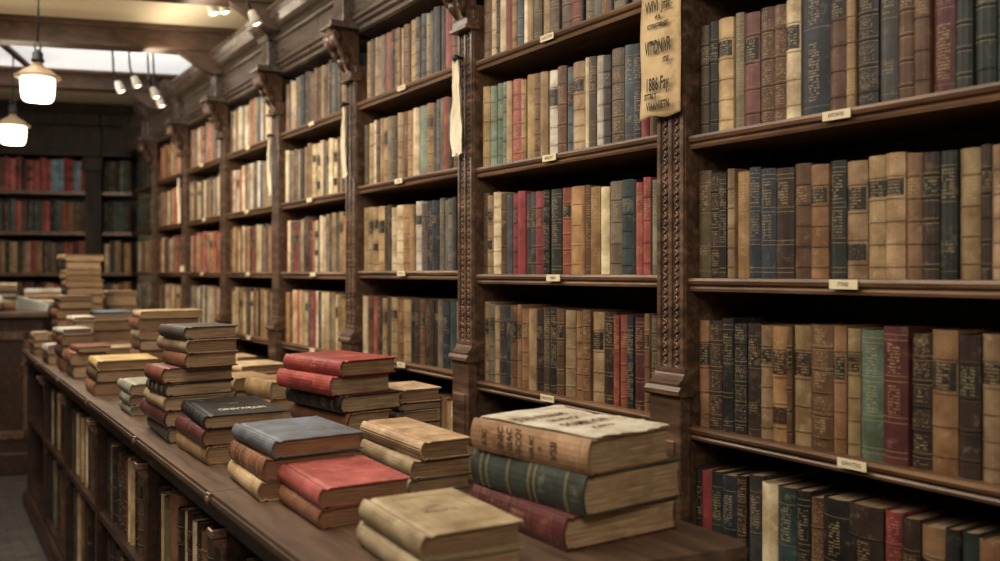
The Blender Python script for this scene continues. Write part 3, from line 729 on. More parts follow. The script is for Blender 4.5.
def bookcase(i,ya,yb,heights,near,first):
    label={0:'dark carved bookcase nearest the viewer, filling the right side',1:'dark carved bookcase second from the right, beyond the pilaster with the paper notice',
           2:'third bookcase from the right, behind the red stack',3:'fourth bookcase from the right with pale narrow books',4:'fifth bookcase from the right, just right of the stack of eight',
           5:'sixth bookcase from the right, narrow and far off',6:'last bookcase of the right wall, in the far corner'}[i]
    root=empty('bookcase',(1.46,(ya+yb)/2,0),None,label,'bookcase','bookcases along the right wall')
    inv=Matrix.Translation((-1.46,-(ya+yb)/2,0))
    kids=[]
    k=MB().box(1.775,1.79,ya,yb,.05,2.30).build('back_panel',W_BACK,root); kids.append(k)
    for j,z in enumerate(heights):
        mb=MB(); mb.box(XF+.012,1.775,ya+.001,yb-.001,z-.026,z)
        mb.sweep([(XF+.014,z-.030),(XF+.002,z-.030),(XF,z-.024),(XF+.004,z-.018),(XF-.003,z-.014),(XF-.006,z-.007),(XF-.004,z-.001),(XF+.014,z)],ya+.001,yb-.001)
        s=mb.build('shelf',W_SHELF,root); kids.append(s)
        if j<4 and i<6:
            yc=(ya+yb)/2+{0:-.02,1:.03,2:.04}.get(i,.0)+RNG.uniform(-.03,.03); w=.062
            if i==0: yc={0:1.08,1:1.083,2:1.068,3:1.05}[j]
            cd=MB().box(XF-.0085,XF-.006,yc-w/2,yc+w/2,z-.0195,z-.0015,.0006).build('shelf_card',M_CARD,s,'small paper shelf label with dark lettering'); 
            if i<3:
                M=Matrix.Translation((XF-.0090,yc,z-.0105))@Matrix(((0,0,-1,0),(-1,0,0,0),(0,1,0,0),(0,0,0,1)))
                t=text_mesh('lettering',CARDTXT[(j*2+i)%6],.0085,M,M_INK,s,.78,1.25)
    # cornice between pilasters
    mb=MB()
    mb.sweep([(1.80,2.225),(XF+.004,2.225),(XF-.006,2.232),(XF-.004,2.248),(XF-.018,2.256),(XF-.018,2.268),(XF-.030,2.275),(XF-.030,2.285),(XF-.020,2.290),(XF-.022,2.375),(XF-.034,2.383),(XF-.036,2.395),(XF-.050,2.408),(XF-.066,2.416),(XF-.082,2.430),(XF-.100,2.455),(XF-.108,2.480),(XF-.114,2.486),(XF-.114,2.500),(1.80,2.500)],ya-.02,yb+.02)
    kids.append(mb.build('cornice',W_CORN,root))
    kids.append(MB().box(1.47,1.79,ya,yb,0.0,.10).build('base_board',W_DARK,root))
    kids.append(pilaster(root,yb+PW/2,near))
    if first: kids.append(pilaster(root,ya-PW/2,near))
    def fix(o): 
        o.data.transform(inv)
        for c in o.children: fix(c)
    for o in kids: fix(o)
    return root
for i in range(7):
    ya=PIL[i]+PW/2; yb=(PIL[i+1]-PW/2) if i<7 else 7.2
    bookcase(i,ya,yb,SH['ABCD'[min(i,3)]],i<4,i==0)
# corner return of the right wall
root=empty('bookcase',(1.46,7.37,0),None,'narrow end section closing the far right corner of the bookcases','bookcase','bookcases along the right wall')
for z in SH['D']: MB().box(.0,.33,-.358,.40,z-.026,z).build('shelf',W_SHELF,root)
MB().box(-.08,.34,-.358,.46,2.225,2.50,.004).build('cornice',W_CORN,root); MB().box(.31,.33,-.358,.46,.05,2.25).build('back_panel',W_BACK,root)

# ------------------------------------------------------------------ standing books, one by one
ROWNAME={1:'top visible shelf',2:'second shelf down',3:'third shelf down',4:'fourth shelf down'}
def ordinal(n): return '%d%s'%(n,'th' if 10<=n%100<=20 else {1:'st',2:'nd',3:'rd'}.get(n%10,'th'))
ORDW=['','first','second','third','fourth','fifth','sixth','seventh','eighth','ninth','tenth']
def ordw(n): return ORDW[n] if n<=10 else ordinal(n)
ROWTXT={'A':{1:'top shelf',2:'second shelf',3:'third shelf',4:'bottom shelf'},'B':{1:'top shelf',2:'second shelf',3:'third shelf',4:'fourth shelf'},'C':{1:'top shelf',2:'second shelf',3:'third shelf',4:'fourth shelf'}}
BAYTXT={'A':'nearest bookcase','B':'bookcase left of the notice','C':'bookcase behind the red stack'}
for key,(zb,txt) in ROWS.items():
    bay,r=key[0],int(key[1]); rng=random.Random(hash(key)%1 + ord(bay)*10+r)
    lst=[s.split(',') for s in txt.split()]
    idx=(r if bay=='A' else r-1); z=SH[bay][idx]
    ymin=PIL['ABC'.index(bay)]+PW/2+.005; ymax=PIL['ABC'.index(bay)+1]-PW/2-.002
    items=[(float(a),float(b),float(c),d) for a,b,c,d in lst]
    if bay=='A':
        y=items[-1][0]
        while y-ymin>.025:
            t=min(rng.uniform(.026,.042),y-ymin); 
            if y-t-ymin<.02: t=y-ymin
            items.append((y-t,t,items[-1][2],rng.choice(('tnb','dkb','brb','btl','obb')))); y-=t
    hs=[c for a,b,c,d in items if c]; 
    for n,(y,t,h,sty) in enumerate(items,1):
        if y+t>ymax: t=ymax-y
        if y<ymin: t-= (ymin-y); y=ymin
        if t<.006: continue
        hh=(h-(zb if zb else z)) if h else .262
        if bay=='A' and r==1: hh=min(.288,hh+(.004 if n<9 else .055))
        if bay=='A' and r==4: hh=h-z
        hh=max(.19,hh)+rng.uniform(-.006,.006)
        if hh>.31: hh=.31
        if bay=='B' and r==1: hh=.25+rng.uniform(-.015,.01)
        x=1.475+rng.uniform(-.004,.006)+min(.3*t,.0095)*.9
        if bay=='A' and r==4: x=1.470+rng.uniform(-.003,.004)+min(.3*t,.0095)
        lab='%s %s book, %s from left, %s, %s'%(PAL[sty[:2]][1],STYLE_WORD[sty[2]],ordw(n),ROWTXT[bay][r],BAYTXT[bay])
        standing_book(x,y,z+.0004,t,hh,rng.uniform(.14,.175) if not(bay=='A' and r==4) else .2,sty[:2],sty[2],lab,'books on the %s of the %s'%(ROWTXT[bay][r],BAYTXT[bay]),rng)

# ------------------------------------------------------------------ far shelves: one mass of books
class Mass:
    def __init__(s): s.vs=[];s.fs=[];s.cols=[];s.inks=[];s.uv=[]
    def book(s,M,L,W,T,col,style,rng):
        segs=[q for q in band_list(style,L,rng)]
        vs,fs,cols,inks,uv=cover_geo(L,W,T,col,segs,.002,lowres=True,label=srgb((46,40,36)))
        n=len(s.vs); s.vs+=[(M@Vector(v))[:] for v in vs]; s.fs+=[tuple(i+n for i in f) for f in fs]; s.cols+=cols; s.inks+=inks; s.uv+=uv
        # page block top face
        n=len(s.vs); c=srgb(rng.choice(PAGE_COLS))
        for l in (.003,L-.003):
            for (w,t) in ((.004,.002),(W-.004,.002),(W-.004,T-.002),(.004,T-.002)): s.vs.append((M@Vector((l,w,t)))[:]); s.uv.append((1,l))
        s.fs+=[(n,n+1,n+2,n+3),(n+4,n+7,n+6,n+5),(n+1,n+5,n+6,n+2)]; s.cols+=[c]*3; s.inks+=[(0,0,0,1)]*3
    def build(s,name,label,cat):
        me=bpy.data.meshes.new(name); me.from_pydata(s.vs,[],s.fs); set_attrs(me,s.cols,s.inks,s.uv); me.materials.append(M_BOOK)
        o=bpy.data.objects.new(name,me); C.objects.link(o); return tag(o,label,cat,None,'stuff')
PALS={
 'tan':'tn tn tl cr cr be bt br go or ob gv gy db dk ns pc'.split(),
 'mix':'tn tl cr cr pc sl sr rd gy or br bt ns be go'.split(),
 'pale':'cr pc cr tl sl gy sr tn wt be br tg'.split(),
 'warm':'or rr sr tn cr br dk tn sl'.split(),
 'red':'rd re re rd dk gk sr re br mr lb'.split(),
 'dark':'gk dk bk ob td dk re mr br tn go rd'.split(),
 'green':'gk td gk ok gr td dk'.split(),
}
mass=Mass(); rng=random.Random(31)
def fill(a,b,place,h,pal,tmin=.022,tmax=.045,styles='pbbblogtt',gap=.0):
    y=a
    while y<b-.012:
        t=min(rng.uniform(tmin,tmax),b-y); hh=h*rng.uniform(.93,1.04)
        k=rng.choice(PALS[pal]); col=srgb(jit(PAL[k][0],rng,.1))
        mass.book(place(y,t),hh,rng.uniform(.13,.16),t-.001,col,rng.choice(styles),rng); y+=t
def place_right(z): return lambda y,t: Matrix.Translation((1.483+rng.uniform(-.004,.005),y,z+.0004))@STAND.to_4x4()
bp={3:['tan','tan','mix','mix','tan'],4:['pale','pale','mix','tan','tan'],5:['mix','tan','warm','mix','tan'],6:['warm','mix','warm','mix','tan']}
for i in range(3,7):
    for j,z in enumerate(SH['D']): fill(PIL[i]+PW/2+.004,PIL[i+1]-PW/2-.002,place_right(z),.242,bp[i][j])
for j,z in enumerate(SH['D']): fill(7.015,7.70,place_right(z),.24,'green' if j<2 else 'pale')
for i,bay in ((1,'B'),(2,'C')): fill(PIL[i]+PW/2+.004,PIL[i+1]-PW/2-.002,place_right(SH[bay][4]),.27,'dark' if i==1 else 'tan')
fill(PIL[0]+PW/2+.004,PIL[1]-PW/2-.002,place_right(1.937),.25,'tan')

# back wall bookcases, local frame (s along the wall, n into the room)
BZ=[1.925,1.602,1.278,.95,.62]
def back_case(s0,s1,label,pil):
    root=empty('bookcase',MB_@Vector(((s0+s1)/2,0,0)),None,label,'bookcase','bookcases on the far wall')
    kids=[MB().box(s0,s1,-.33,-.31,.05,2.25,M=MB_).build('back_panel',W_BACK,root)]
    for z in BZ:
        kids.append(MB().box(s0,s1,-.31,0.0,z-.03,z,.003,M=MB_).build('shelf',W_SHELF if z<2 else W_DARK,root))
    for s in pil:
        mb=MB(); mb.box(s-.06,s+.06,-.31,.03,0,2.2,.004,M=MB_)
        for q in (-.04,-.012,.016): mb.box(s+q,s+q+.022,.03,.04,.3,2.05,.003,M=MB_)
        mb.box(s-.075,s+.075,-.31,.06,2.08,2.2,.01,M=MB_)
        kids.append(mb.build('pilaster',W_DEEP,root))
    mb=MB(); mb.box(s0+.001,s1,-.33,.02,2.20,2.5,.004,M=MB_); mb.box(s0,s1,-.33,.07,2.44,2.54,.01,M=MB_); mb.box(s0,s1,-.33,.045,2.2,2.25,.006,M=MB_); mb.box(s0,s1,-.33,.02,2.54,2.625,.004,M=MB_)
    kids.append(mb.build('cornice',W_DEEP,root))
    kids.append(MB().box(s0,s1,-.31,.02,0,.30,.004,M=MB_).build('base_board',W_DARK,root))
    iv=Matrix.Translation(-(MB_@Vector(((s0+s1)/2,0,0))))
    for k in kids: k.data.transform(iv)
    return root
back_case(.02,.243,'narrow bookcase in the far corner, right of a broad dark pilaster',[])
back_case(.245,2.2,'wide bookcase on the far wall with red and dark books',[.305,2.26])
back_case(2.32,4.5,'far wall bookcase at the extreme left end, beyond the wide one',[])
RB=Matrix(((BD.x,BN.x,0,0),(BD.y,BN.y,0,0),(0,0,1,0),(0,0,0,1)))
def place_back(z): return lambda s,t: MB_@Matrix.Translation((s,-.02+rng.uniform(-.006,.004),z+.0004))@Matrix(((0,0,1,0),(0,-1,0,0),(1,0,0,0),(0,0,0,1)))
bpal=['red','dark','dark','dark','dark']
for j,z in enumerate(BZ):
    fill(.035,.236,place_back(z),.245 if j else .255,['green','green','warm','mix','dark'][j],.03,.05)
    fill(.375,2.19,place_back(z),.245 if j else .255,bpal[j] if j!=2 else 'dark',.03,.055)
    fill(2.33,4.45,place_back(z),.245,'dark',.03,.055)

# ------------------------------------------------------------------ counter
CX0=.474
DIV=[1.783,2.50,3.30,4.06,4.83]
top=empty('countertop',(.8,3.4,.85),None,'long dark wooden countertop carrying the stacks of books','countertop')
inv=Matrix.Translation((-.8,-3.4,-.85))
ends=[None]+DIV+[5.62]
XB=1.145
for k in range(len(DIV)+1):
    a=ends[k]; b=ends[k+1]
    if k==0: lay=lambda i:[(CX0+i,1.085+i*.6),(1.060-i,.978+i*.7),(1.090-i,.976+i),(1.104-i,.986+i),(1.109-i,1.005+i),(1.112-i,1.2),(XB-i,b-.0012),(CX0+i,b-.0012)]
    else:
        e=(b-.0012) if k<len(DIV) else b
        lay=lambda i,a=a,e=e:[(CX0+i,a+.0012),(XB-i,a+.0012),(XB-i,e),(CX0+i,e)]
    mb=MB(); mb.prism(lay(.003),.842,.850); mb.prism(lay(0),.832,.842); mb.prism(lay(.004),.824,.832)
    o=mb.build('top_board',W_TOP,top); o.data.transform(inv)
    mb=MB(); mb.prism(lay(.010),.812,.824); mb.prism(lay(.016),.796,.812); mb.prism(lay(.024),.782,.796)
    o=mb.build('edge_moulding',W_DARK,top); o.data.transform(inv)
for d in DIV:
    mb=MB(); mb.box(CX0-.004,CX0+.016,d-.011,d+.011,.834,.8498,.002); mb.blob((CX0-.003,d,.836),(.006,.009,.009))
    o=mb.build('joint_clip',W_CARVE,top); o.data.transform(inv)
# inlaid groove panel near the front end
def low_case(k,a,b,label):
    root=empty('low_bookcase',(.8,(a+b)/2,0),None,label,'bookcase','open low bookcases under the countertop')
    iv=Matrix.Translation((-.8,-(a+b)/2,0)); kids=[]
    def skew(x): return 1.118-(x-.5)*.17 if k==0 else a
    def pl(z0,z1,x0,x1): return MB().prism([(x0,skew(x0)),(x1,skew(x1)),(x1,b),(x0,b)],z0,z1)
    if k==0:
        kids.append(MB().prism([(.498,1.118),(1.075,1.020),(1.075,1.044),(.498,1.142)],0.0,.782).build('side_panel',W_DARK,root))
        mb=MB(); mb.prism([(.56,1.100),(1.02,1.022),(1.02,1.040),(.56,1.118)],.14,.70); kids.append(mb.build('end_panel',W_CARVE,root))
    else: kids.append(MB().box(.500,1.10,a,a+.02,0,.782,.002).build('side_panel',W_DARK,root))
    kids.append(MB().box(.500,1.10,b-.02,b,0,.782,.002).build('side_panel',W_DARK,root))
    kids.append(pl(.452,.474,.506,.85).build('shelf',W_DARK,root))
    kids.append(pl(.075,.10,.506,.85).build('bottom_panel',W_DARK,root))
    kids.append(MB().box(.85,.865,a+.02 if k else 1.05,b-.02,.08,.78).build('back_panel',W_BACK,root))
    kids.append(MB().box(1.085,1.10,a+.02 if k else 1.0,b-.02,.0,.78).build('rear_panel',W_DARK,root))
    mb=MB(); mb.sweep([(.52,0),(.478,0),(.476,.05),(.488,.062),(.490,.072),(.52,.074)],a if k else 1.12,b)
    kids.append(mb.build('plinth',W_DARK,root))
    mb=MB(); mb.prism([(.502,.782),(.476,.782),(.474,.768),(.482,.748),(.494,.735),(.500,.70),(.502,.66)],b-.022,b+.0, Matrix(((1,0,0,0),(0,0,1,0),(0,1,0,0),(0,0,0,1))))
    mb.box(.470,.502,b-.027,b+.004,.764,.782,.003)
    kids.append(mb.build('bracket',W_CARVE,root))
    for o in kids: o.data.transform(iv)
LOWL=['nearest open low bookcase under the front end of the counter','second open low bookcase under the counter, with a broad tan book','third open low bookcase under the counter','fourth open low bookcase under the counter','fifth open low bookcase under the counter','last low bookcase at the far end of the counter']
for k in range(6): low_case(k,1.075 if k==0 else ends[k],ends[k+1],LOWL[k])

# books standing in the low bookcases (spines to the aisle)
LOWTXT={0:'first low bookcase',1:'second low bookcase',2:'third low bookcase',3:'fourth low bookcase',4:'fifth low bookcase'}
low={ (0,1):'1.36 .60',(1,1):'x',(2,1):'x',(3,1):'x',(4,1):'x' }
def lowrow(k,z,y0,spec,hts,place):
    n=0; y=y0
    for tok in spec.split():
        c,t=tok.split(':'); t=float(t)/1000; n+=1
        h=hts[(n-1)%len(hts)]
        y-=t
        lab='%s %s book, %s from left, %s, %s under the counter'%(PAL[c[:2]][1],STYLE_WORD[c[2]],ordw(n),place,LOWTXT[k])
        standing_book(.528+rng.uniform(-.006,.006)+.006,y,z+.0004,t,h,.19,c[:2],c[2],lab,'books in the %s'%LOWTXT[k],rng)
lowrow(1,.474,2.478,'bkp:46 tlp:30 olp:36 crt:16 btp:86 dkb:46 crp:46 mrb:40 dko:26 crt:30 dkb:34 btb:50 obb:48',[.244,.236,.234,.24,.262,.235,.24,.245,.245,.24],'upper shelf')
lowrow(2,.474,3.278,'gkp:50 obp:40 crp:36 dkb:52 tlt:26 gkb:40 dko:44 mrb:60 brb:52 crp:28 tlp:44 dkb:50 obb:50',[.25,.245,.24,.236,.25],'upper shelf')
lowrow(3,.474,4.038,'obp:50 gkp:44 crt:40 btb:52 dkb:50 tlp:44 brb:60 crp:40 dkp:50 obb:50',[.25,.26,.245],'upper shelf')
lowrow(4,.474,4.808,'gkp:60 dkb:50 crp:40 dkb:52 obb:60 tlp:50 brb:60 dkp:50',[.25,.26],'upper shelf')
lowrow(0,.474,1.76,'bkt:42 gkp:44 obp:40 dkb:40 brb:44 gkb:40 dko:44 tnb:44',[.246,.236,.24],'upper shelf')
lowrow(4,.10,4.808,'gkb:60 dkb:70 tlp:40 olp:50 gkb:60 dkb:60 brb:60',[.30,.29],'lower shelf')
lowrow(3,.10,4.038,'slb:60 bkb:60 tlp:60 btp:70 dkb:60 obb:60 dkb:60',[.31,.30],'lower shelf')
lowrow(2,.10,3.278,'bkb:50 dkb:60 gkb:60 dko:60 brb:60 tnb:50 dkb:60',[.31,.30],'lower shelf')
lowrow(1,.10,2.478,'bkb:50 dkb:60 gkb:60 dko:60 brb:60 tnb:50',[.31,.30],'lower shelf')
mass.build('books','rows of leather and cloth books filling the far shelves, from the fourth bookcase to the far wall','books')

# ------------------------------------------------------------------ stacks on the countertop
def lying_book(sid,x,y,yaw,L,W,z0,T,style,label,n):
    key=style[:2]; sx=style[2]; rng=random.Random(sum(map(ord,sid))*31+n*7)
    far = y>3.2
    col=srgb(jit(PAL[key][0],rng,.04,.90))
    a=math.radians(yaw); l=Vector((-math.cos(a),-math.sin(a),0)); w=Vector((math.sin(a),-math.cos(a),0))
    org=Vector((x,y,z0))-l*L
    R=Matrix((( l.x,w.x,0,0),(l.y,w.y,0,0),(0,0,1,0),(0,0,0,1)))
    root=empty('stacked_book',org,R.to_euler(),label,'book','book stacks on the countertop')
    T=T-.0006; bd=.0030 if T>.024 else .0018
    S=[]
    if sx=='B':
        for q in (.10,.16,.36,.55,.60,.86): S.append((q*L-.003,q*L+.003,1,'c',(0,0,.75,.8)))
    if sx=='C':
        for q in (.08,.20,.42,.66,.88): S.append((q*L-.003,q*L+.003,1,'d',(0,0,.18,1)))
        S+= [(.23*L,.39*L,0,'c',(0,.35,0,1)),(.45*L,.62*L,0,'c',(.7,0,0,1))]; S.sort()
    if sx=='S':
        S=[(.12*L,.22*L,0,'c',(1,0,0,.9 if key=='bk' else 0)),(.3*L,.42*L,0,'c',(0,.8,0,.9 if key=='bk' else 0)),(.48*L,.60*L,0,'c',(0,.9,0,.9 if key=='bk' else 0)),(.66*L,.78*L,0,'c',(1,0,0,.9 if key=='bk' else 0)),(.85*L,.87*L,0,'c',(0,0,.7,.9 if key=='bk' else 0))]
    if sx=='T':
        for q in (.12,.26,.40,.54,.68,.82): S.append((q*L-.003,q*L+.003,1,'d',(0,0,.0,1)))
    if sx=='E' and rng.random()<.5:
        for q in (.14,.86): S.append((q*L-.0012,q*L+.0012,0,'d',(0,0,.2,0)))
    if sx=='A':
        S=[(.05*L,.055*L,0,'c',(0,0,.6,0)),(.93*L,.94*L,0,'c',(0,0,.6,0))]
    gr=.0022 if T>.022 else .0012
    bul=min(.22*T,.008)
    geo=cover_geo(L,W,T,col,S,bd,bulge=bul,groove=gr)
    c=link('cover',mesh_book_cover('cover',geo),root)
    if not far:
        bv=c.modifiers.new('b','BEVEL'); bv.width=.0009; bv.segments=2; bv.limit_method='ANGLE'; bv.angle_limit=math.radians(50)
    pc=rng.choice(PAGE_COLS)
    if sid=='S1' and n<2: pc=(178,154,120)
    elif sid in('S5','S4'): pc=(146,108,78)
    link('page_block',mesh_page('page_block',page_geo(L,W,T,bd,.0035,bul),srgb(pc)),root)
    I4=Matrix.Identity(4)
    # helper frames: on the top board (text reads with the spine on its left) and on the spine
    def on_top(px,py,rot=0): return Matrix.Translation((px,py,T+.0004))@Matrix.Rotation(math.radians(90+rot),4,'Z')
    def on_spine(px,along=True): # text standing along the spine, top of letters towards +z
        M=Matrix(((1,0,0,0),(0,0,-1,0),(0,1,0,0),(0,0,0,1)))
        return Matrix.Translation((px,-bul-.0006,T/2))@M
    def across_spine(px):        # text lines across the spine thickness
        M=Matrix(((0,1,0,0),(0,0,-1,0),(-1,0,0,0),(0,0,0,1)))
        M=Matrix(((0,-1,0,0),(0,0,-1,0),(1,0,0,0),(0,0,0,1)))
        return Matrix.Translation((px,-bul-.0006,T/2))@M
    if sx=='A':
        # torn pale wrapper over the top board, ragged towards the fore-edge and the near end
        rr=random.Random(5); nx,ny=26,18; vs=[];fs=[]
        for i in range(nx+1):
            for j in range(ny+1):
                u=i/nx; v=j/ny
                px=.004+u*(L+.003-.004); py=.012+v*(W+.006-.012)
                if j==ny: py+=rr.uniform(-.008,.004)
                if i==nx: px+=rr.uniform(-.006,.004)
                curl=max(0,v-.75)*.03*math.sin(u*9+1)+max(0,u-.85)*.03*math.sin(v*8)
                vs.append((px,py,T+.0008+.0012*math.sin(u*7+v*4)**2+rr.uniform(0,.0006)+curl*.25))
        fs=[(i*(ny+1)+j,(i+1)*(ny+1)+j,(i+1)*(ny+1)+j+1,i*(ny+1)+j+1) for i in range(nx) for j in range(ny)]
        me=bpy.data.meshes.new('torn_wrapper'); me.from_pydata(vs,[],fs); me.materials.append(M_TORN)
        o=link('torn_wrapper',me,root,'torn pale paper cover'); so=o.modifiers.new('s','SOLIDIFY'); so.thickness=.0009; so.offset=1
        for (px,py,s,t) in ((L*.30,W*.42,.030,'JUII Nauit'),(L*.46,W*.50,.017,'SAUIDICK'),(L*.62,W*.52,.026,'SOMII OII'),(L*.78,W*.50,.015,'ICIIVTO')):
            text_mesh('cover_lettering',t,s,on_top(px,py,0)@Matrix.Translation((0,0,.0040)),M_BROWNINK,root,1,1.2,label='worn dark lettering',bold=.0005)
        for (q,s,t) in ((.14,.016,'IUIC'),(.29,.021,'UNIC'),(.37,.020,'INIAC'),(.45,.020,'NICOI'),(.56,.015,'NIUIC'),(.63,.010,'X'),(.74,.022,'VSII')):
            text_mesh('spine_lettering',t,s,across_spine(q*L),M_BROWNINK,root,.9,1.0,label='worn dark lettering',bold=.0006)
    if sx=='D':
        mb=MB(); x0,x1,y0,y1=.03,L-.03,.035,W-.022; z=T+.0002
        for (a0,a1,b0,b1) in ((x0,x1,y0,y0+.0018),(x0,x1,y1-.0018,y1),(x0,x0+.0018,y0,y1),(x1-.0018,x1,y0,y1)): mb.box(a0,a1,b0,b1,z-.0004,z+.0003)
        o=mb.build('stamped_frame',plain('stamped_line',(138,112,76),.8),root)
        text_mesh('cover_lettering','Aturis',.022,on_top(L*.52,W*.5),M_BROWNINK,root)
        text_mesh('cover_lettering','VICIOT',.009,on_top(L*.40,W*.5),M_BROWNINK,root)
    if sx=='F':
        for (px,s,t) in ((.22,.009,'OI  TIII'),(.48,.010,'MIVIOIIINE'),(.62,.008,'IITIOIIU'),(.82,.011,'NAIIVITIR')):
            text_mesh('cover_lettering',t,s,on_top(px*L,W*.55),M_BROWNINK,root)
        mb=MB()
        for t in (.36,.5,.64): mb.box(.004,L-.004,-bul*(1-(2*t-1)**2)-.0006,.002,T*t-.0007,T*t+.0007)
        mb.build('spine_line',M_BROWNINK,root)
    if sx=='T':
        text_mesh('cover_lettering','GINIVWEAIM',.022,on_top(L*.72,W*.55,0),M_CREAMINK,root,.85,2.0,label='pale cover lettering')
        text_mesh('cover_lettering','IITIIV',.010,on_top(L*.40,W*.55,0),M_CREAMINK,root,label='pale cover lettering')
    if sx=='H':
        text_mesh('spine_lettering','Orvm',.012,on_spine(L*.55),M_GILT,root,label='small gilt spine title')
        text_mesh('cover_lettering','Jura',.014,Matrix.Translation((L*.5,.024,T+.0005))@Matrix.Rotation(0,4,'Z'),M_GILT,root,label='small gilt cover title')
    if sx=='I':
        text_mesh('spine_lettering','KARBITTIISOVY',.018,on_spine(L*.5),M_BLIND,root,.85,1.2,label='dark stamped spine title')
    return root
for sid,books in STACKS:
    for n,b in enumerate(books): lying_book(sid,*b,n)
# ------------------------------------------------------------------ things hung on the pilasters
root=empty('paper_notice',(1.430,1.535,1.925),None,'large aged paper notice with dark hand lettering hung on the nearest pilaster','notice')
ny,nz=10,24; vs=[]; W,H=.128,.288
for i in range(ny+1):
    for j in range(nz+1):
        u=i/ny-.5; v=j/nz
        vs.append((-.004-.004*v*math.sin(u*3.2+.6)-.002*math.sin(v*6)+.0015*math.sin(v*9+u*4)*v, u*W*(1+.02*math.sin(v*5))+.006*(v-.5), -v*H+.0035*math.sin(u*9)*(1 if j==nz else 0)))
fs=[(i*(nz+1)+j,(i+1)*(nz+1)+j,(i+1)*(nz+1)+j+1,i*(nz+1)+j+1) for i in range(ny) for j in range(nz)]
me=bpy.data.meshes.new('paper'); me.from_pydata(vs,[],fs); me.materials.append(M_PAPER)
for p in me.polygons: p.use_smooth=True
pp=link('paper',me,root); so=pp.modifiers.new('s','SOLIDIFY'); so.thickness=.0012
for (t,z,s,dy,sx,sy) in (('VVIVI  Jntc',-.036,.024,0,.92,1.5),('of th',-.060,.011,.0,1,1.2),('ICTTIOITTERNIET',-.080,.0118,0,.88,1.1),
      ('VITIDNIVR',-.130,.0255,0,.84,1.7),('iTI5\'',-.163,.014,-.028,1,1.2),('1886 Fay',-.215,.0275,.002,.92,1.55),('STTRI Y',-.241,.014,.024,1,1.3),('VIAANIIETN',-.264,.0180,0,.93,1.4)):
    M=Matrix.Translation((-.0125,dy,z))@Matrix(((0,0,-1,0),(-1,0,0,0),(0,1,0,0),(0,0,0,1)))
    text_mesh('lettering',t,s,M,M_INK,pp,sx*.84,sy,bold=.0006)
mb=MB(); mb.tube([(.010,.004,.012),(-.012,.004,.012),(-.022,.004,.002),(-.018,.004,-.012),(-.010,.004,-.012)],.0035); mb.blob((.006,.004,.012),(.006,.010,.010))
mb.build('hook',M_IRON,root)

def strip(y,ztop,zbot,w,label,x=1.428):
    root=empty('cloth_strip',(x,y,ztop),None,label,'cloth strip','cloth strips hung on the pilasters')
    h=ztop-zbot; nu,nv=8,22; vs=[]
    for i in range(nu+1):
        for j in range(nv+1):
            u=i/nu-.5; v=j/nv; ww=w*(.42+.58*min(1,v*1.6))*(1+.16*math.sin(v*9+y*3))
            vs.append((-.008+.0045*(1 if i%2 else -1)*(1-.3*v)-.003*math.sin(v*5+i*.8), u*ww+.005*math.sin(v*7+y)+.002*math.sin(v*23+i*1.7)+(.004*(-1)**i if j==nv else 0), -v*h+(.008*math.sin(i*2.3) if j==nv else 0)))
    fs=[(i*(nv+1)+j,(i+1)*(nv+1)+j,(i+1)*(nv+1)+j+1,i*(nv+1)+j+1) for i in range(nu) for j in range(nv)]
    me=bpy.data.meshes.new('cloth'); me.from_pydata(vs,[],fs); me.materials.append(M_CLOTH)
    o=link('cloth',me,root); s=o.modifiers.new('s','SOLIDIFY'); s.thickness=.0014
    mb=MB(); mb.blob((-.010,0,.002),(.012,.016,.012)); mb.tube([(.012,.0,.006),(-.012,.0,.006)],.005); mb.build('knot',M_IRON,root)
strip(2.455,1.95,1.65,.062,'long off-white cloth strip hung on the second pilaster, left of the middle bookcase')
strip(3.35,1.945,1.66,.040,'off-white cloth strip hung on the third pilaster')
strip(4.26,1.935,1.655,.040,'narrow pale cloth strip hung on the fourth pilaster')
strip(6.07,1.90,1.60,.050,'yellowish pale cloth strip on the far sixth pilaster')
tg=MB().box(-.006,0,-.05,.05,-.02,.02,.002).build('paper_tag',M_CARD,None); tg.location=(1.441,6.06,1.30)
tag(tg,'small pale paper tag stuck on the far sixth pilaster','tag')

# ------------------------------------------------------------------ pendant lamps and track lights
def pendant(x,y,z,label):
    root=empty('pendant_lamp',(x,y,z),None,label,'lamp','glowing pendant lamps')
    MB().lathe([(0.0,0.0432),(0.0722,0.0432),(0.0739,0.027),(0.073,-0.018),(0.0686,-0.0495),(0.0581,-0.0648),(0.0,-0.0702)],seg=28).build('glass_shade',M_GLASSL,root,'glowing white glass')
    MB().lathe([(0.0,0.1215),(0.0194,0.1215),(0.0229,0.1035),(0.0352,0.0945),(0.0616,0.0792),(0.0827,0.0594),(0.0986,0.0522),(0.1003,0.045),(0.0968,0.0423),(0.0,0.0423)],seg=28).build('lamp_cap',M_LAMPTOP,root)
    MB().lathe([(0.0,0.1755),(0.0123,0.1755),(0.0158,0.1665),(0.0229,0.162),(0.0229,0.135),(0.0282,0.1305),(0.0282,0.1188),(0.0,0.117)],seg=18).build('lamp_holder',M_IRON,root)
    mb=MB(); mb.tube([(.010,0,.172),(.014,0,.20),(0,0,.215),(-.014,0,.20),(-.010,0,.172)],.004); mb.tube([(0,0,.21),(.002,0,.4),(0,0,2.628-z)],.0045)
    mb.build('cord',M_CORD,root)
    L=bpy.data.lights.new('pendant_light','POINT'); L.energy=13; L.color=(1,.84,.62); L.shadow_soft_size=.09
    o=bpy.data.objects.new('pendant_light',L); C.objects.link(o); o.location=(x,y,z-.15)
pendant(.462,4.70,2.142,'larger nearer glowing glass pendant lamp at the upper left')
pendant(.476,6.22,2.125,'smaller farther glowing pendant lamp at the left edge')
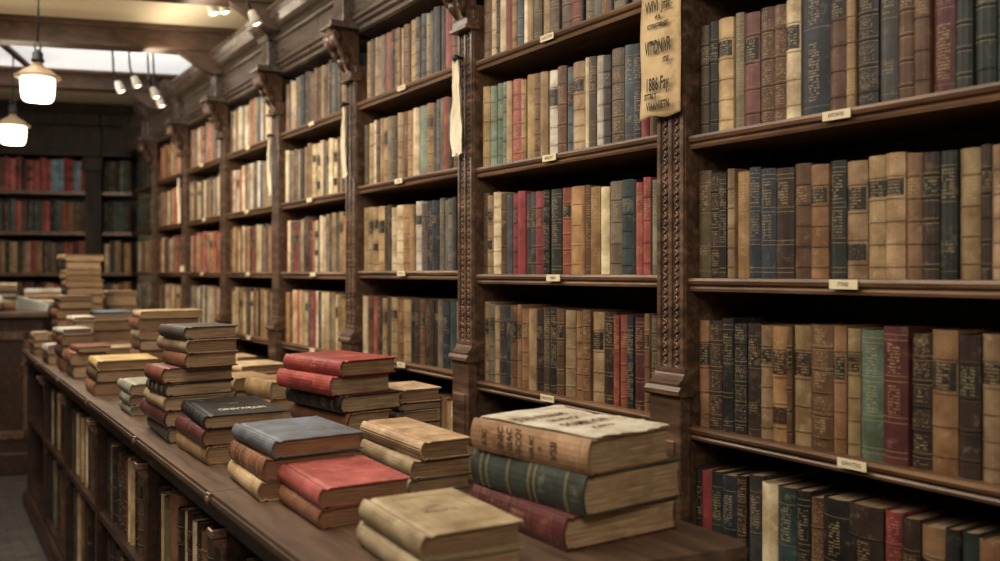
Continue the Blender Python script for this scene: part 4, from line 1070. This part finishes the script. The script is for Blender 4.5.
def track(px_loc,label,aim=(1.4,0,-1.2),s=1.0,wall=True):
    root=empty('track_spotlight',px_loc,None,label,'spotlight','small ceiling spotlights')
    d=Vector(aim).normalized(); q=Vector((0,0,-1)).rotation_difference(d).to_matrix()
    M=q.to_4x4()
    MB().lathe([(0,.055*s),(.018*s,.055*s),(.024*s,.045*s),(.030*s,.0),(.034*s,-.028*s),(.031*s,-.028*s),(.027*s,0),(0,.01*s)],seg=16,M=M).build('lamp_head',M_CARD2,root)
    MB().blob((0,0,0),(.029*s,.029*s,.030*s),12,8,M=M).build('bulb',M_BULB,root,'lit bulb')
    ov=M@Vector((0,0,.05*s)); mb=MB(); mb.tube([ov,ov+Vector((-.02,0,.05)),(ov.x-.03,ov.y,2.628-px_loc[2])],.006); mb.build('arm',M_IRON,root)
TR=[(1.19,4.408,2.546),(1.235,4.38,2.552),(1.2514,3.952,2.40),(.99,5.66,2.36),(1.08,5.66,2.40),(1.19,5.68,2.35),(1.235,5.74,2.31)]
TL=['bright ceiling spotlight, left one of the pair above the fourth bookcase','bright ceiling spotlight, right one of the pair above the fourth bookcase','lone ceiling spotlight close to the cornice, right of the bright pair','far ceiling spotlight, leftmost of the four below the second beam','far ceiling spotlight, second from left below the second beam','far ceiling spotlight, third from left below the second beam','far ceiling spotlight, lowest of the four below the second beam']
for p,l in zip(TR,TL): track(p,l,(.35,-.15,-.9),.8)

# ------------------------------------------------------------------ far counter with clutter
FC=Vector((.66,6.42,0)); MF=Matrix(((BD.x,BN.x,0,FC.x),(BD.y,BN.y,0,FC.y),(0,0,1,0),(0,0,0,1)))
root=empty('wooden_counter',FC,None,'dark panelled wooden counter across the far left end of the room','counter')
iv=Matrix.Translation(-FC); k=[]
k.append(MB().box(.0,2.6,-.50,0,.12,.99,.006,M=MF).build('body',W_DARK,root))
k.append(MB().box(-.04,2.64,-.54,.04,.99,1.03,.008,M=MF).build('counter_top',W_TOP,root))
k.append(MB().box(-.02,2.62,-.5,.05,0,.14,.01,M=MF).build('plinth',W_DARK,root))
for s in (.06,.70,1.34,1.98):
    mb=MB()
    for (a,b,c,d) in ((s,s+.56,.22,.27),(s,s+.56,.85,.90),(s,s+.05,.22,.90),(s+.51,s+.56,.22,.90)): mb.box(a,b,-.002,.014,c,d,.003,M=MF)
    k.append(mb.build('panel',W_CARVE,root))
for o in k: o.data.transform(iv)
rng=random.Random(77)
def flat_book(s,n,z,yaw,L,W,T,key,label):
    p=MF@Vector((s,n,z)); col=srgb(PAL[key][0])
    r=empty('stacked_book',p,(0,0,math.radians(yaw)),label,'book','books on the far left counter')
    link('cover',mesh_book_cover('cover',cover_geo(L,W,T,col,[],.002,groove=.001)),r)
    link('page_block',mesh_page('page_block',page_geo(L,W,T,.002),srgb((190,168,134))),r)
z=1.0302
for (s,n,keys,nm) in ((.19,-.36,['br','cr','gy','dn','be'],'left pile in view on far left counter'),(-.05,-.46,['dk','pc','tn','gw'],'right pile on far left counter'),(.82,-.28,['rr','cr','br','gv'],'third pile on far left counter'),(1.25,-.3,['dk','be','br'],'fourth pile on far left counter')):
    zz=z
    for i,kk in enumerate(keys):
        t=rng.uniform(.03,.045)
        flat_book(s+.22,n+.2,zz,-18+rng.uniform(-9,9),.22,.16,t,kk,'%s book, %s from the bottom, %s'%(PAL[kk][1],ordw(i+1),nm)); zz+=t+.0004
# fanned sheaf of papers and a paper roll
mb=MB(); rr=random.Random(4)
for i in range(16):
    a=math.radians(2+i*2.6); M=MF@Matrix.Translation((-.03,-.055,1.031+.0024*i))@Matrix.Rotation(-.12+i*.016,4,'Z')@Matrix.Rotation(-a*.42,4,'Y')
    mb.box(0,.19,-.05,.05,0,.0018,M=M)
o=mb.build('paper_sheaf',M_CARD2,None); o.data.transform(iv); o.location=FC
tag(o,'fanned sheaf of grey papers on the far left counter','papers')
mb=MB(); mb.lathe([(.0,-.10),(.05,-.10),(.055,-.09),(.055,.09),(.05,.10),(.035,.10),(.03,.06),(0,.06)],seg=20,M=MF@Matrix.Translation((.30,.0,1.0855))@Matrix.Rotation(math.radians(90),4,'X'))
o=mb.build('paper_roll',M_CLOTH,None); o.data.transform(iv); o.location=FC; tag(o,'pale rolled paper lying on the far left counter','paper roll')

# ------------------------------------------------------------------ light
def area(name,loc,size,sy,energy,color,rot=(0,0,0),spread=180):
    L=bpy.data.lights.new(name,'AREA'); L.shape='RECTANGLE'; L.size=size; L.size_y=sy; L.energy=energy; L.color=color; L.spread=math.radians(spread)
    o=bpy.data.objects.new(name,L); C.objects.link(o); o.location=loc; o.rotation_euler=rot
area('unseen_aisle_light',(.12,3.0,2.59),.9,3.8,92,(1,.925,.81),(0,math.radians(-6),0))
area('unseen_aisle_light',(-.35,-.2,2.55),1.2,1.2,50,(1,.925,.81),(math.radians(30),math.radians(-16),0))  # fill added from the camera side to lift the dark page ends
area('skylight_daylight',(-.2,5.75,2.58),1.6,.7,24,(1,.95,.88),(math.radians(28),0,0))
area('added_ceiling_uplight',(1.1,4.3,2.46),.12,3.2,5,(1,.89,.70),(math.radians(180),math.radians(25),0))  # unseen uplight, added only to brighten the ceiling plaster
for y,e in ((3.4,14),(4.7,16),(5.7,16)):
    L=bpy.data.lights.new('shelf_spot','SPOT'); L.energy=e; L.color=(1,.92,.80); L.spot_size=math.radians(110); L.spot_blend=.9; L.shadow_soft_size=.08
    o=bpy.data.objects.new('shelf_spot',L); C.objects.link(o); o.location=(.55,y-.1,2.45)
    o.rotation_euler=Vector((.8,.05,-.9)).to_track_quat('-Z','Y').to_euler()
w=bpy.data.worlds.new('world'); scene.world=w; w.use_nodes=True
w.node_tree.nodes['Background'].inputs[0].default_value=(.9,.75,.6,1); w.node_tree.nodes['Background'].inputs[1].default_value=.15

# ------------------------------------------------------------------ camera
cam=bpy.data.cameras.new('camera'); co=bpy.data.objects.new('camera',cam); C.objects.link(co)
co.location=(0,0,EYE); co.rotation_euler=(math.radians(90),0,-HEAD)
cam.sensor_width=36; cam.lens=32.4; cam.shift_y=-.0085; cam.clip_start=.05
cam.dof.use_dof=True; cam.dof.focus_distance=2.15; cam.dof.aperture_fstop=2.3; cam.dof.aperture_blades=8
scene.camera=co
scene.view_settings.view_transform='Standard'; scene.view_settings.look='None'; scene.view_settings.exposure=.42; scene.view_settings.gamma=.92
scene.cycles.use_denoising=True
scene.cycles.max_bounces=6; scene.cycles.diffuse_bounces=4
scene.cycles.sample_clamp_indirect=4
